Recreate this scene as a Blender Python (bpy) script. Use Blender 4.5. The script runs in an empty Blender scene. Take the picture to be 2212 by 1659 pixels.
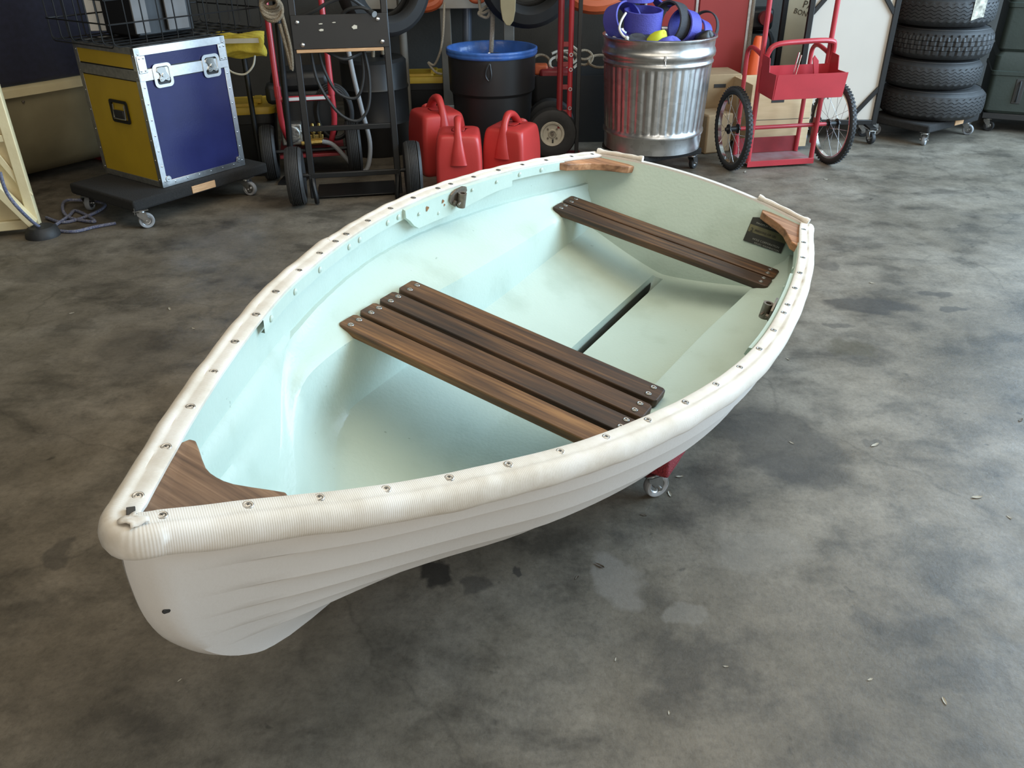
import bpy, bmesh, math, random
from math import sin, cos, pi, radians, sqrt, atan2
from mathutils import Vector, Matrix, Euler, Quaternion
random.seed(7)
scene = bpy.context.scene
col = scene.collection

# ------------------------------------------------------------------ camera
CAM_H, F_PX, PITCH, ROLL = 1.5, 1800.0, radians(30.0), radians(-0.5)
_c, _s = cos(ROLL), sin(ROLL)
RIGHT = Vector((_c, _s*sin(PITCH), _s*cos(PITCH)))
UP = Vector((-_s, _c*sin(PITCH), _c*cos(PITCH)))
FWD = Vector((0, cos(PITCH), -sin(PITCH)))
cd = bpy.data.cameras.new('camera')
cd.sensor_width = 36.0
cd.lens = F_PX/2212.0*36.0
cd.clip_start, cd.clip_end = 0.05, 100
cam = bpy.data.objects.new('camera', cd)
col.objects.link(cam)
M = Matrix((RIGHT, UP, -FWD)).transposed().to_4x4()
M.translation = Vector((0, 0, CAM_H))
cam.matrix_world = M
scene.camera = cam

# ------------------------------------------------------------------ view, sky, daylight and fill lights
vs = scene.view_settings
vs.view_transform = 'Standard'; vs.look = 'None'; vs.gamma = 1.0; vs.use_curve_mapping = False
vs.exposure = 0.08
w = bpy.data.worlds.new('sky'); scene.world = w; w.use_nodes = True
bg = w.node_tree.nodes['Background']
bg.inputs[0].default_value = (0.80, 0.90, 1.0, 1); bg.inputs[1].default_value = 1.0

def area(name, loc, target, sx, sy, power, color):
    L = bpy.data.lights.new(name, 'AREA'); L.shape = 'RECTANGLE'; L.size = sx; L.size_y = sy
    L.energy = power; L.color = color
    o = bpy.data.objects.new(name, L); col.objects.link(o)
    d = Vector(target)-Vector(loc)
    o.location = loc; o.rotation_euler = d.to_track_quat('-Z', 'Y').to_euler()
    return o
# daylight falling in through the open roller door in the right wall
area('door_daylight', (5.25, 3.6, 2.25), (0.2, 2.8, 0.2), 5.2, 2.7, 640, (0.54, 0.77, 1.0))
area('rear_warm_fill', (1.6, -3.9, 2.0), (0.0, 2.0, 0.3), 4.0, 2.6, 130, (1.0, 0.91, 0.78))  # added warm fill light at the opening behind the camera
area('overhead_fill', (0.6, 2.6, 3.66), (0.6, 2.6, 0.0), 5.0, 3.0, 115, (1.0, 0.90, 0.74))  # added overhead fill for warm ambient light, stands for no known fixture

# ------------------------------------------------------------------ pixel -> place helpers (used to read distances off the photograph)
def ray(x, y):
    return FWD + RIGHT*((x-1106)/F_PX) - UP*((y-829.5)/F_PX)
def atz(x, y, z=0.0):
    d = ray(x, y); return Vector((0, 0, CAM_H)) + d*((z-CAM_H)/d.z)
def aty(x, y, Y):
    d = ray(x, y); return Vector((0, 0, CAM_H)) + d*(Y/d.y)

# ------------------------------------------------------------------ materials
MATS = {}
def nd(nt, kind, **kw):
    n_ = nt.nodes.new(kind)
    for k, v in kw.items(): setattr(n_, k, v)
    return n_
def mat(name, color, rough=0.5, metal=0.0, var=0.0, scale=8.0, bump=0.0, bscale=60.0, color2=None, spec=0.5, coat=0.0, stretch=None, emit=None, coord='Object', sheen=0.0):
    m = bpy.data.materials.new(name); m.use_nodes = True
    nt = m.node_tree; b = nt.nodes['Principled BSDF']
    b.inputs['Roughness'].default_value = rough; b.inputs['Metallic'].default_value = metal
    b.inputs['Specular IOR Level'].default_value = spec
    b.inputs['Coat Weight'].default_value = coat
    b.inputs['Sheen Weight'].default_value = sheen
    c1 = tuple(color)+(1,)
    b.inputs['Base Color'].default_value = c1
    tc = nd(nt, 'ShaderNodeTexCoord')
    src = tc.outputs[coord]
    if stretch:
        mp = nd(nt, 'ShaderNodeMapping'); mp.inputs['Scale'].default_value = stretch
        nt.links.new(src, mp.inputs[0]); src = mp.outputs[0]
    if var or color2:
        c2 = tuple(color2)+(1,) if color2 else tuple(max(0, c*(1-var)) for c in color)+(1,)
        no = nd(nt, 'ShaderNodeTexNoise'); no.inputs['Scale'].default_value = scale; no.inputs['Detail'].default_value = 6
        nt.links.new(src, no.inputs['Vector'])
        rp = nd(nt, 'ShaderNodeValToRGB'); rp.color_ramp.elements[0].position = 0.3; rp.color_ramp.elements[1].position = 0.7
        rp.color_ramp.elements[0].color = c2; rp.color_ramp.elements[1].color = c1
        nt.links.new(no.outputs[0], rp.inputs[0]); nt.links.new(rp.outputs[0], b.inputs['Base Color'])
    if bump:
        no = nd(nt, 'ShaderNodeTexNoise'); no.inputs['Scale'].default_value = bscale; no.inputs['Detail'].default_value = 4
        nt.links.new(src, no.inputs['Vector'])
        bp = nd(nt, 'ShaderNodeBump'); bp.inputs['Strength'].default_value = bump; bp.inputs['Distance'].default_value = 0.01
        nt.links.new(no.outputs[0], bp.inputs['Height']); nt.links.new(bp.outputs[0], b.inputs['Normal'])
    MATS[name] = m
    return m

# ------------------------------------------------------------------ mesh builder
class MB:
    def __init__(s): s.v = []; s.f = []; s.m = []; s.uv = None
    def add(s, vs_, fs, mi=0):
        o = len(s.v); s.v += [tuple(p) for p in vs_]
        for f in fs: s.f.append(tuple(i+o for i in f)); s.m.append(mi)
        return s
    def box(s, c, d, rot=None, mi=0):
        c = Vector(c); h = Vector(d)*0.5
        R = rot.to_matrix() if isinstance(rot, (Euler, Quaternion)) else (rot if rot is not None else Matrix.Identity(3))
        P = [c + R @ Vector((sx*h.x, sy*h.y, sz*h.z)) for sz in (-1, 1) for sy in (-1, 1) for sx in (-1, 1)]
        return s.add(P, [(0,2,3,1), (4,5,7,6), (0,1,5,4), (2,6,7,3), (0,4,6,2), (1,3,7,5)], mi)
    def bar(s, p0, p1, wx, wz, up=(0,0,1), mi=0):
        p0, p1 = Vector(p0), Vector(p1); d = (p1-p0)
        L = d.length; d.normalize(); u = Vector(up)
        if abs(d.dot(u)) > .99: u = Vector((1,0,0))
        x = d.cross(u).normalized(); z = x.cross(d)
        R = Matrix((x, d, z)).transposed()
        return s.box((p0+p1)/2, (wx, L, wz), R, mi)
    def cyl(s, p0, p1, r0, r1=None, seg=16, mi=0, caps=True):
        return s.tube([p0, p1], [r0, r0 if r1 is None else r1], seg, mi, caps)
    def tube(s, path, r, seg=10, mi=0, caps=True, closed=False, sect=None):
        path = [Vector(p) for p in path]; n_ = len(path)
        rs = r if isinstance(r, (list, tuple)) else [r]*n_
        T = []
        for i in range(n_):
            if closed: t = path[(i+1) % n_]-path[i-1]
            else: t = path[min(i+1, n_-1)]-path[max(i-1, 0)]
            T.append(t.normalized() if t.length > 1e-9 else Vector((0,0,1)))
        u = T[0].orthogonal().normalized(); vs_ = []
        for i in range(n_):
            if i:
                q = T[i-1].rotation_difference(T[i]); u = q @ u
            u = (u - T[i]*u.dot(T[i])).normalized(); v_ = T[i].cross(u)
            for k in range(seg):
                a_ = 2*pi*k/seg
                vs_.append(path[i] + (u*cos(a_)+v_*sin(a_))*rs[i])
        fs = []
        m_ = n_ if closed else n_-1
        for i in range(m_):
            for k in range(seg):
                a0 = i*seg+k; a1 = i*seg+(k+1) % seg; j = (i+1) % n_
                fs.append((a0, a1, j*seg+(k+1) % seg, j*seg+k))
        if caps and not closed:
            fs.append(tuple(range(seg-1, -1, -1))); fs.append(tuple((n_-1)*seg+k for k in range(seg)))
        return s.add(vs_, fs, mi)
    def lathe(s, prof, seg=24, c=(0,0,0), R=None, mi=0, fn=None, closed=False):
        """prof: list of (r, z) revolved about local z"""
        c = Vector(c); R = R if R is not None else Matrix.Identity(3); vs_ = []; fs = []
        for (r, z) in prof:
            for k in range(seg):
                a_ = 2*pi*k/seg
                rr = fn(r, z, a_) if fn else r
                vs_.append(c + R @ Vector((rr*cos(a_), rr*sin(a_), z)))
        n_ = len(prof)
        for i in range(n_ if closed else n_-1):
            j = (i+1) % n_
            for k in range(seg):
                k2 = (k+1) % seg
                fs.append((i*seg+k, i*seg+k2, j*seg+k2, j*seg+k))
        return s.add(vs_, fs, mi)
    def grid(s, rows, mi=0, closeu=False):
        n_ = len(rows[0]); vs_ = [p for r in rows for p in r]; fs = []
        for i in range(len(rows)-1):
            for k in range(n_ if closeu else n_-1):
                k2 = (k+1) % n_
                fs.append((i*n_+k, i*n_+k2, (i+1)*n_+k2, (i+1)*n_+k))
        return s.add(vs_, fs, mi)
    def prism(s, poly, z0, z1, R=None, c=(0,0,0), mi=0):
        c = Vector(c); R = R if R is not None else Matrix.Identity(3); n_ = len(poly)
        vs_ = [c + R @ Vector((x, y, z0)) for x, y in poly] + [c + R @ Vector((x, y, z1)) for x, y in poly]
        fs = [tuple(range(n_-1, -1, -1)), tuple(range(n_, 2*n_))] + [(k, (k+1) % n_, n_+(k+1) % n_, n_+k) for k in range(n_)]
        return s.add(vs_, fs, mi)
    def mesh(s, name, mats, smooth=True, ang=35, fix=True):
        me = bpy.data.meshes.new(name)
        me.from_pydata(s.v, [], s.f)
        for m_ in (mats if isinstance(mats, (list, tuple)) else [mats]):
            me.materials.append(MATS[m_] if isinstance(m_, str) else m_)
        for p, mi in zip(me.polygons, s.m): p.material_index = mi
        if s.uv is not None:
            l = me.uv_layers.new(name='UVMap')
            for lp in me.loops: l.data[lp.index].uv = s.uv[lp.vertex_index]
        if fix:
            bm = bmesh.new(); bm.from_mesh(me); bmesh.ops.recalc_face_normals(bm, faces=bm.faces); bm.to_mesh(me); bm.free()
        if smooth:
            for p in me.polygons: p.use_smooth = True
            me.set_sharp_from_angle(angle=radians(ang))
        me.update()
        return me
    def build(s, name, mats, parent=None, smooth=True, ang=35, bevel=0.0, bseg=2, fix=True, loc=None, rot=None):
        o = bpy.data.objects.new(name, s.mesh(name, mats, smooth, ang, fix)); col.objects.link(o)
        if parent is not None: o.parent = parent
        if loc is not None: o.location = loc
        if rot is not None: o.rotation_euler = rot
        if bevel:
            b = o.modifiers.new('bevel', 'BEVEL'); b.width = bevel; b.segments = bseg; b.limit_method = 'ANGLE'; b.angle_limit = radians(40)
            b.harden_normals = False
        return o
def inst(o, parent, loc, rot=None, name=None):
    c = o.copy(); col.objects.link(c)
    c.parent = parent; c.location = loc
    if rot is not None:
        c.rotation_mode = 'QUATERNION' if isinstance(rot, Quaternion) else 'XYZ'
        if isinstance(rot, Quaternion): c.rotation_quaternion = rot
        else: c.rotation_euler = rot
    return c
def share(name, me, parent, loc=(0,0,0), rot=None, scl=None):
    o = bpy.data.objects.new(name, me); col.objects.link(o); o.parent = parent; o.location = loc
    if rot is not None:
        if isinstance(rot, Quaternion): o.rotation_mode = 'QUATERNION'; o.rotation_quaternion = rot
        else: o.rotation_euler = rot
    if scl is not None: o.scale = scl
    return o
def tag(o, label=None, cat=None, group=None, kind=None):
    if label: o['label'] = label
    if cat: o['category'] = cat
    if group: o['group'] = group
    if kind: o['kind'] = kind
    return o
def thing(name, label, cat, loc=(0,0,0), rz=0.0, group=None, rot=None):
    o = bpy.data.objects.new(name, None); o.empty_display_size = 0.1; col.objects.link(o)
    o.location = loc; o.rotation_euler = rot if rot is not None else (0, 0, rz)
    return tag(o, label, cat, group)
def dup(root, loc, rz, label, group=None):
    r = root.copy(); col.objects.link(r); r.location = loc; r.rotation_euler = (0, 0, rz); r['label'] = label
    if group: r['group'] = group
    for ch in list(root.children):
        c = ch.copy(); col.objects.link(c); c.parent = r
        for g in list(ch.children):
            d = g.copy(); col.objects.link(d); d.parent = c
    return r
def smoothpath(P, n_=8, closed=False):
    """Catmull-Rom through points"""
    P = [Vector(p) for p in P]; out = []; N = len(P)
    rng = range(N if closed else N-1)
    for i in rng:
        if closed: a_, b_, c_, d_ = P[i-1], P[i], P[(i+1) % N], P[(i+2) % N]
        else: a_, b_, c_, d_ = P[max(i-1, 0)], P[i], P[i+1], P[min(i+2, N-1)]
        for k in range(n_):
            t = k/n_
            out.append(0.5*((2*b_) + (c_-a_)*t + (2*a_-5*b_+4*c_-d_)*t*t + (3*b_-a_-3*c_+d_)*t**3))
    if not closed: out.append(P[-1])
    return out
def lerp(a_, b_, t): return a_+(b_-a_)*t
def interp(tab, x):
    """smooth (Catmull-Rom / monotone) table lookup; tab = [(x, y), ...]"""
    if x <= tab[0][0]: return tab[0][1]
    if x >= tab[-1][0]: return tab[-1][1]
    for i in range(len(tab)-1):
        if tab[i][0] <= x <= tab[i+1][0]:
            x0, y0 = tab[i]; x1, y1 = tab[i+1]; h = x1-x0; t = (x-x0)/h
            def sl(j):
                if j <= 0: return (tab[1][1]-tab[0][1])/(tab[1][0]-tab[0][0])
                if j >= len(tab)-1: return (tab[-1][1]-tab[-2][1])/(tab[-1][0]-tab[-2][0])
                return (tab[j+1][1]-tab[j-1][1])/(tab[j+1][0]-tab[j-1][0])
            m0, m1 = sl(i)*h, sl(i+1)*h
            return (2*t**3-3*t*t+1)*y0+(t**3-2*t*t+t)*m0+(-2*t**3+3*t*t)*y1+(t**3-t*t)*m1
def sstep(a_, b_, x):
    t = min(1, max(0, (x-a_)/(b_-a_))); return t*t*(3-2*t)
# ------------------------------------------------------------------ setting: floor, walls, ceiling
def concrete():
    m = bpy.data.materials.new('concrete_floor'); m.use_nodes = True; nt = m.node_tree; b = nt.nodes['Principled BSDF']
    tc = nd(nt, 'ShaderNodeTexCoord'); P = tc.outputs['Object']
    def noise(sc, det=8, rough=.6, dist=0.0, vec=None, stretch=None):
        n_ = nd(nt, 'ShaderNodeTexNoise'); n_.inputs['Scale'].default_value = sc; n_.inputs['Detail'].default_value = det
        n_.inputs['Roughness'].default_value = rough; n_.inputs['Distortion'].default_value = dist
        v = vec or P
        if stretch:
            mp = nd(nt, 'ShaderNodeMapping'); mp.inputs['Scale'].default_value = stretch[:3]
            mp.inputs['Rotation'].default_value = (0, 0, stretch[3]); nt.links.new(v, mp.inputs[0]); v = mp.outputs[0]
        nt.links.new(v, n_.inputs['Vector']); return n_.outputs[0]
    def ramp(v, stops):
        r = nd(nt, 'ShaderNodeValToRGB'); e = r.color_ramp.elements
        while len(e) < len(stops): e.new(0.5)
        for el, (p, c) in zip(e, stops): el.position = p; el.color = tuple(c)+(1,) if len(c) == 3 else c
        nt.links.new(v, r.inputs[0]); return r.outputs[0]
    def mix(f, a_, b_, kind='MIX', fac=None):
        x = nd(nt, 'ShaderNodeMix', data_type='RGBA', blend_type=kind)
        if f is None: x.inputs[0].default_value = fac
        else: nt.links.new(f, x.inputs[0])
        for s_, v in ((x.inputs[6], a_), (x.inputs[7], b_)):
            if isinstance(v, tuple): s_.default_value = v+(1,)
            else: nt.links.new(v, s_)
        return x.outputs[2]
    g = lambda v: (v, v, v)
    base = ramp(noise(1.3, 12, .68, .15), [(.30, (.078, .065, .046)), (.48, (.140, .119, .090)), (.68, (.225, .198, .158))])
    blot = ramp(noise(3.1, 10, .62, .25, stretch=(1, 1.35, 1, .25)), [(.36, g(.42)), (.48, g(.88)), (.62, g(1.12))])
    c = mix(None, base, blot, 'MULTIPLY', .85)
    med = ramp(noise(9.5, 9, .66, .2), [(.33, g(.66)), (.5, g(1.0)), (.68, g(1.10))])
    c = mix(None, c, med, 'MULTIPLY', .75)
    fine = ramp(noise(60, 8, .8), [(.30, g(.50)), (.5, g(1.0)), (.72, g(1.30))])
    c = mix(None, c, fine, 'MULTIPLY', .60)
    spots = ramp(noise(15, 3, .5, .3), [(.24, g(.35)), (.29, g(1.0))])
    c = mix(None, c, spots, 'MULTIPLY', .7)
    # hairline cracks and drag scratches
    vo = nd(nt, 'ShaderNodeTexVoronoi', feature='DISTANCE_TO_EDGE'); vo.inputs['Scale'].default_value = .9
    wv = nd(nt, 'ShaderNodeTexNoise'); wv.inputs['Scale'].default_value = 4; wv.inputs['Detail'].default_value = 6; nt.links.new(P, wv.inputs['Vector'])
    wm = nd(nt, 'ShaderNodeMix', data_type='RGBA'); wm.inputs[0].default_value = .22; nt.links.new(P, wm.inputs[6]); nt.links.new(wv.outputs[1], wm.inputs[7])
    nt.links.new(wm.outputs[2], vo.inputs['Vector'])
    c = mix(None, c, ramp(vo.outputs['Distance'], [(.0, g(.62)), (.006, g(1.0))]), 'MULTIPLY', .6)
    # individual stains: (x, y, half length, half width, angle, colour, strength)
    wob = nd(nt, 'ShaderNodeTexNoise'); wob.inputs['Scale'].default_value = 9; wob.inputs['Detail'].default_value = 5
    nt.links.new(P, wob.inputs['Vector'])
    sub = nd(nt, 'ShaderNodeVectorMath', operation='SUBTRACT'); sub.inputs[1].default_value = (.5, .5, .5); nt.links.new(wob.outputs[1], sub.inputs[0])
    scl = nd(nt, 'ShaderNodeVectorMath', operation='SCALE'); scl.inputs['Scale'].default_value = .16; nt.links.new(sub.outputs[0], scl.inputs[0])
    add = nd(nt, 'ShaderNodeVectorMath', operation='ADD'); nt.links.new(P, add.inputs[0]); nt.links.new(scl.outputs[0], add.inputs[1])
    W = add.outputs[0]
    for (x, y, hl, hw, ang, colr, st) in STAINS:
        mp = nd(nt, 'ShaderNodeMapping', vector_type='TEXTURE'); mp.inputs['Location'].default_value = (x, y, 0)
        mp.inputs['Rotation'].default_value = (0, 0, ang); mp.inputs['Scale'].default_value = (hl, hw, 1)
        nt.links.new(W, mp.inputs[0])
        ln = nd(nt, 'ShaderNodeVectorMath', operation='LENGTH'); nt.links.new(mp.outputs[0], ln.inputs[0])
        f = ramp(ln.outputs['Value'], [(.72, g(st)), (1.0, g(0))])
        c = mix(f, c, colr)
    nt.links.new(c, b.inputs['Base Color'])
    r = ramp(noise(4, 8, .65, .5), [(.3, g(.40)), (.7, g(.62))]); nt.links.new(r, b.inputs['Roughness'])
    b.inputs['Specular IOR Level'].default_value = .35
    bp = nd(nt, 'ShaderNodeBump'); bp.inputs['Strength'].default_value = .35; bp.inputs['Distance'].default_value = .004
    nt.links.new(noise(55, 8, .7), bp.inputs['Height']); nt.links.new(bp.outputs[0], b.inputs['Normal'])
    MATS['concrete'] = m
STAINS = []
def stain(x, y, rx, ry, ang, colr, st):
    """place a stain whose centre, half width and half height were read in photograph pixels"""
    p = atz(x, y); q = atz(x+rx, y); r = atz(x, y-ry)
    STAINS.append((p.x, p.y, (q-p).length, (r-p).length, ang, colr, st))
dk = (.035, .031, .027)
stain(1885, 660, 108, 19, -.10, dk, .72); stain(2020, 634, 50, 8, .05, dk, .6); stain(2067, 671, 36, 7, 0, dk, .62)
stain(1840, 752, 62, 20, .1, (.06, .05, .03), .6); stain(938, 1240, 36, 40, .5, (.018, .016, .014), .8)
stain(1102, 1240, 11, 11, 0, dk, .8); stain(1020, 1270, 34, 26, 0, dk, .55); stain(1690, 960, 130, 95, .3, dk, .55)
stain(1330, 1250, 60, 60, .3, (.24, .215, .185), .45); stain(1480, 1330, 50, 28, 0, (.22, .20, .17), .4); stain(1640, 1190, 120, 50, 0, (.21, .19, .16), .3)
stain(60, 590, 70, 22, 0, dk, .35); stain(330, 760, 150, 60, .2, dk, .35); stain(260, 1130, 60, 30, .3, dk, .5); stain(130, 1200, 40, 25, 0, dk, .5)
stain(1810, 700, 30, 6, 0, dk, .5); stain(1790, 575, 24, 9, 0, dk, .4); stain(1880, 950, 20, 12, 0, dk, .4); stain(620, 420, 60, 14, 0, dk, .35)
stain(1850, 1330, 26, 14, 0, dk, .35); stain(1700, 1010, 100, 30, 0, dk, .35)
concrete()
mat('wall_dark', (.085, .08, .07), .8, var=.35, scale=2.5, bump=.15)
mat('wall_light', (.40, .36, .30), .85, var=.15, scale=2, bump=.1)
mat('ceiling_paint', (.42, .38, .31), .9, var=.1)
def struct(name, mb, m, **kw):
    o = mb.build(name, m, **kw); o['kind'] = 'structure'; return o
XL, XR, YB, YF, ZC = -5.2, 5.4, 7.6, -4.2, 3.7
struct('floor', MB().box(((XL+XR)/2, (YB+YF)/2, -.06), (XR-XL+.4, YB-YF+.4, .12)), 'concrete', smooth=False)
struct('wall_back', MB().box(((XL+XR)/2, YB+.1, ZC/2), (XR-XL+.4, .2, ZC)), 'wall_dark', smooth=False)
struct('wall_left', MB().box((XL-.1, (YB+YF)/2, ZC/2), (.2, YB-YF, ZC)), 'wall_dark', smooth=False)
struct('ceiling', MB().box(((XL+XR)/2, (YB+YF)/2, ZC+.1), (XR-XL+.4, YB-YF+.4, .2)), 'ceiling_paint', smooth=False)
m_ = MB(); m_.box((XR+.1, (YB+5.9)/2, ZC/2), (.2, YB-5.9, ZC)); m_.box((XR+.1, (YF+.7)/2, ZC/2), (.2, .7-YF, ZC)); m_.box((XR+.1, 3.3, ZC-.12), (.2, 5.2, .24))
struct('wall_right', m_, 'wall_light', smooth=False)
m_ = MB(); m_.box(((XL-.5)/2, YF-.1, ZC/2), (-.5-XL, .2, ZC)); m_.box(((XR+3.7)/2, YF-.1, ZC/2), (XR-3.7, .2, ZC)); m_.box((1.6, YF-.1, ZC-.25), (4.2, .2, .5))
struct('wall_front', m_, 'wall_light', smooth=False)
# ------------------------------------------------------------------ boat
def wood(name, c_dark, c_mid, c_light, ax=1, sc=1.0, worn=.0):
    """grain runs along local axis ax"""
    m = bpy.data.materials.new(name); m.use_nodes = True; nt = m.node_tree; b = nt.nodes['Principled BSDF']
    tc = nd(nt, 'ShaderNodeTexCoord'); mp = nd(nt, 'ShaderNodeMapping')
    s3 = [70*sc, 70*sc, 70*sc]; s3[ax] = 3.0*sc; mp.inputs['Scale'].default_value = s3
    nt.links.new(tc.outputs['Object'], mp.inputs[0])
    oi = nd(nt, 'ShaderNodeObjectInfo'); ad = nd(nt, 'ShaderNodeVectorMath', operation='ADD')
    sc_ = nd(nt, 'ShaderNodeVectorMath', operation='SCALE'); sc_.inputs[0].default_value = (31, 17, 23); nt.links.new(oi.outputs['Random'], sc_.inputs['Scale'])
    nt.links.new(mp.outputs[0], ad.inputs[0]); nt.links.new(sc_.outputs[0], ad.inputs[1])
    n1 = nd(nt, 'ShaderNodeTexNoise'); n1.inputs['Scale'].default_value = 1; n1.inputs['Detail'].default_value = 8; n1.inputs['Roughness'].default_value = .65
    nt.links.new(ad.outputs[0], n1.inputs['Vector'])
    r = nd(nt, 'ShaderNodeValToRGB'); e = r.color_ramp.elements; e.new(.5)
    e[0].position = .30; e[0].color = c_dark+(1,); e[1].position = .5; e[1].color = c_mid+(1,); e[2].position = .74; e[2].color = c_light+(1,)
    nt.links.new(n1.outputs[0], r.inputs[0])
    mp2 = nd(nt, 'ShaderNodeMapping'); s4 = [9, 9, 9]; s4[ax] = 1.6; mp2.inputs['Scale'].default_value = s4
    nt.links.new(tc.outputs['Object'], mp2.inputs[0])
    ad2 = nd(nt, 'ShaderNodeVectorMath', operation='ADD'); nt.links.new(mp2.outputs[0], ad2.inputs[0]); nt.links.new(sc_.outputs[0], ad2.inputs[1])
    n2 = nd(nt, 'ShaderNodeTexNoise'); n2.inputs['Scale'].default_value = 1; n2.inputs['Detail'].default_value = 4; nt.links.new(ad2.outputs[0], n2.inputs['Vector'])
    r2 = nd(nt, 'ShaderNodeValToRGB'); r2.color_ramp.elements[0].position = .35; r2.color_ramp.elements[0].color = (.42, .40, .40, 1); r2.color_ramp.elements[1].position = .68; r2.color_ramp.elements[1].color = (1.25, 1.15, 1.0, 1)
    nt.links.new(n2.outputs[0], r2.inputs[0])
    x = nd(nt, 'ShaderNodeMix', data_type='RGBA', blend_type='MULTIPLY'); x.inputs[0].default_value = .9
    nt.links.new(r.outputs[0], x.inputs[6]); nt.links.new(r2.outputs[0], x.inputs[7]); nt.links.new(x.outputs[2], b.inputs['Base Color'])
    b.inputs['Roughness'].default_value = .55
    bp = nd(nt, 'ShaderNodeBump'); bp.inputs['Strength'].default_value = .25; bp.inputs['Distance'].default_value = .002
    nt.links.new(n1.outputs[0], bp.inputs['Height']); nt.links.new(bp.outputs[0], b.inputs['Normal'])
    MATS[name] = m
wood('thwart_wood', (.022, .012, .007), (.075, .036, .015), (.19, .095, .036))
wood('thwart_wood_worn', (.05, .024, .010), (.15, .070, .025), (.32, .17, .065))
wood('breasthook_wood', (.065, .036, .022), (.17, .100, .060), (.34, .22, .14), ax=1, sc=.8)
wood('knee_wood', (.16, .07, .03), (.36, .175, .085), (.52, .29, .16), ax=1, sc=.6)
mat('hull_white', (.60, .565, .52), .42, var=.06, scale=3, bump=.05, bscale=120, spec=.4)
def liner_mat():
    m = mat('liner_mint', (.52, .665, .565), .36, var=.0, bump=.12, bscale=90, spec=.5)
    nt = m.node_tree; b = nt.nodes['Principled BSDF']; tc = nd(nt, 'ShaderNodeTexCoord')
    n1 = nd(nt, 'ShaderNodeTexNoise'); n1.inputs['Scale'].default_value = 5; n1.inputs['Detail'].default_value = 7; nt.links.new(tc.outputs['Object'], n1.inputs['Vector'])
    r = nd(nt, 'ShaderNodeValToRGB'); e = r.color_ramp.elements; e.new(.5)
    e[0].position = .28; e[0].color = (.395, .475, .405, 1); e[1].position = .45; e[1].color = (.455, .545, .475, 1); e[2].position = .75; e[2].color = (.475, .565, .495, 1)
    nt.links.new(n1.outputs[0], r.inputs[0])
    n2 = nd(nt, 'ShaderNodeTexNoise'); n2.inputs['Scale'].default_value = 34; n2.inputs['Detail'].default_value = 5; nt.links.new(tc.outputs['Object'], n2.inputs['Vector'])
    r2 = nd(nt, 'ShaderNodeValToRGB'); r2.color_ramp.elements[0].position = .22; r2.color_ramp.elements[0].color = (.25, .27, .22, 1); r2.color_ramp.elements[1].position = .27; r2.color_ramp.elements[1].color = (1, 1, 1, 1)
    nt.links.new(n2.outputs[0], r2.inputs[0])
    x = nd(nt, 'ShaderNodeMix', data_type='RGBA', blend_type='MULTIPLY'); x.inputs[0].default_value = .7
    nt.links.new(r.outputs[0], x.inputs[6]); nt.links.new(r2.outputs[0], x.inputs[7]); nt.links.new(x.outputs[2], b.inputs['Base Color'])
liner_mat()
def canvas_mat():
    m = bpy.data.materials.new('canvas_guard'); m.use_nodes = True; nt = m.node_tree; b = nt.nodes['Principled BSDF']
    uv = nd(nt, 'ShaderNodeUVMap'); sp = nd(nt, 'ShaderNodeSeparateXYZ'); nt.links.new(uv.outputs[0], sp.inputs[0])
    mu = nd(nt, 'ShaderNodeMath', operation='MULTIPLY'); mu.inputs[1].default_value = 2*pi/.0036; nt.links.new(sp.outputs[0], mu.inputs[0])
    si = nd(nt, 'ShaderNodeMath', operation='SINE'); nt.links.new(mu.outputs[0], si.inputs[0])
    tc = nd(nt, 'ShaderNodeTexCoord')
    n1 = nd(nt, 'ShaderNodeTexNoise'); n1.inputs['Scale'].default_value = 7; n1.inputs['Detail'].default_value = 8; n1.inputs['Roughness'].default_value = .65; nt.links.new(tc.outputs['Object'], n1.inputs['Vector'])
    r = nd(nt, 'ShaderNodeValToRGB'); e = r.color_ramp.elements; e.new(.5)
    e[0].position = .30; e[0].color = (.50, .435, .35, 1); e[1].position = .47; e[1].color = (.60, .545, .465, 1); e[2].position = .62; e[2].color = (.66, .615, .55, 1)
    nt.links.new(n1.outputs[0], r.inputs[0]); nt.links.new(r.outputs[0], b.inputs['Base Color'])
    b.inputs['Roughness'].default_value = .85; b.inputs['Specular IOR Level'].default_value = .2; b.inputs['Sheen Weight'].default_value = .1
    n2 = nd(nt, 'ShaderNodeTexNoise'); n2.inputs['Scale'].default_value = 260; nt.links.new(tc.outputs['Object'], n2.inputs['Vector'])
    ad = nd(nt, 'ShaderNodeMath', operation='MULTIPLY_ADD'); ad.inputs[1].default_value = .8; nt.links.new(n2.outputs[0], ad.inputs[0]); nt.links.new(si.outputs[0], ad.inputs[2])
    bp = nd(nt, 'ShaderNodeBump'); bp.inputs['Strength'].default_value = .16; bp.inputs['Distance'].default_value = .0011
    nt.links.new(ad.outputs[0], bp.inputs['Height']); nt.links.new(bp.outputs[0], b.inputs['Normal'])
    MATS['canvas'] = m
canvas_mat()
mat('steel_screw', (.40, .39, .37), .34, 1.0, var=.3, scale=300)
mat('screw_dark', (.03, .028, .025), .6)
mat('bronze_old', (.24, .20, .16), .5, .7, var=.4, scale=90)
mat('rust', (.30, .13, .04), .8, var=.5, scale=120)
mat('paint_mint', (.475, .57, .495), .45, var=.06, scale=14, bump=.08)
mat('label_dark', (.022, .024, .018), .45, var=.3, scale=40)
mat('label_band', (.145, .135, .065), .5, var=.4, scale=30)
mat('label_silver', (.42, .43, .38), .4, .4, var=.4, scale=200)

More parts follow.
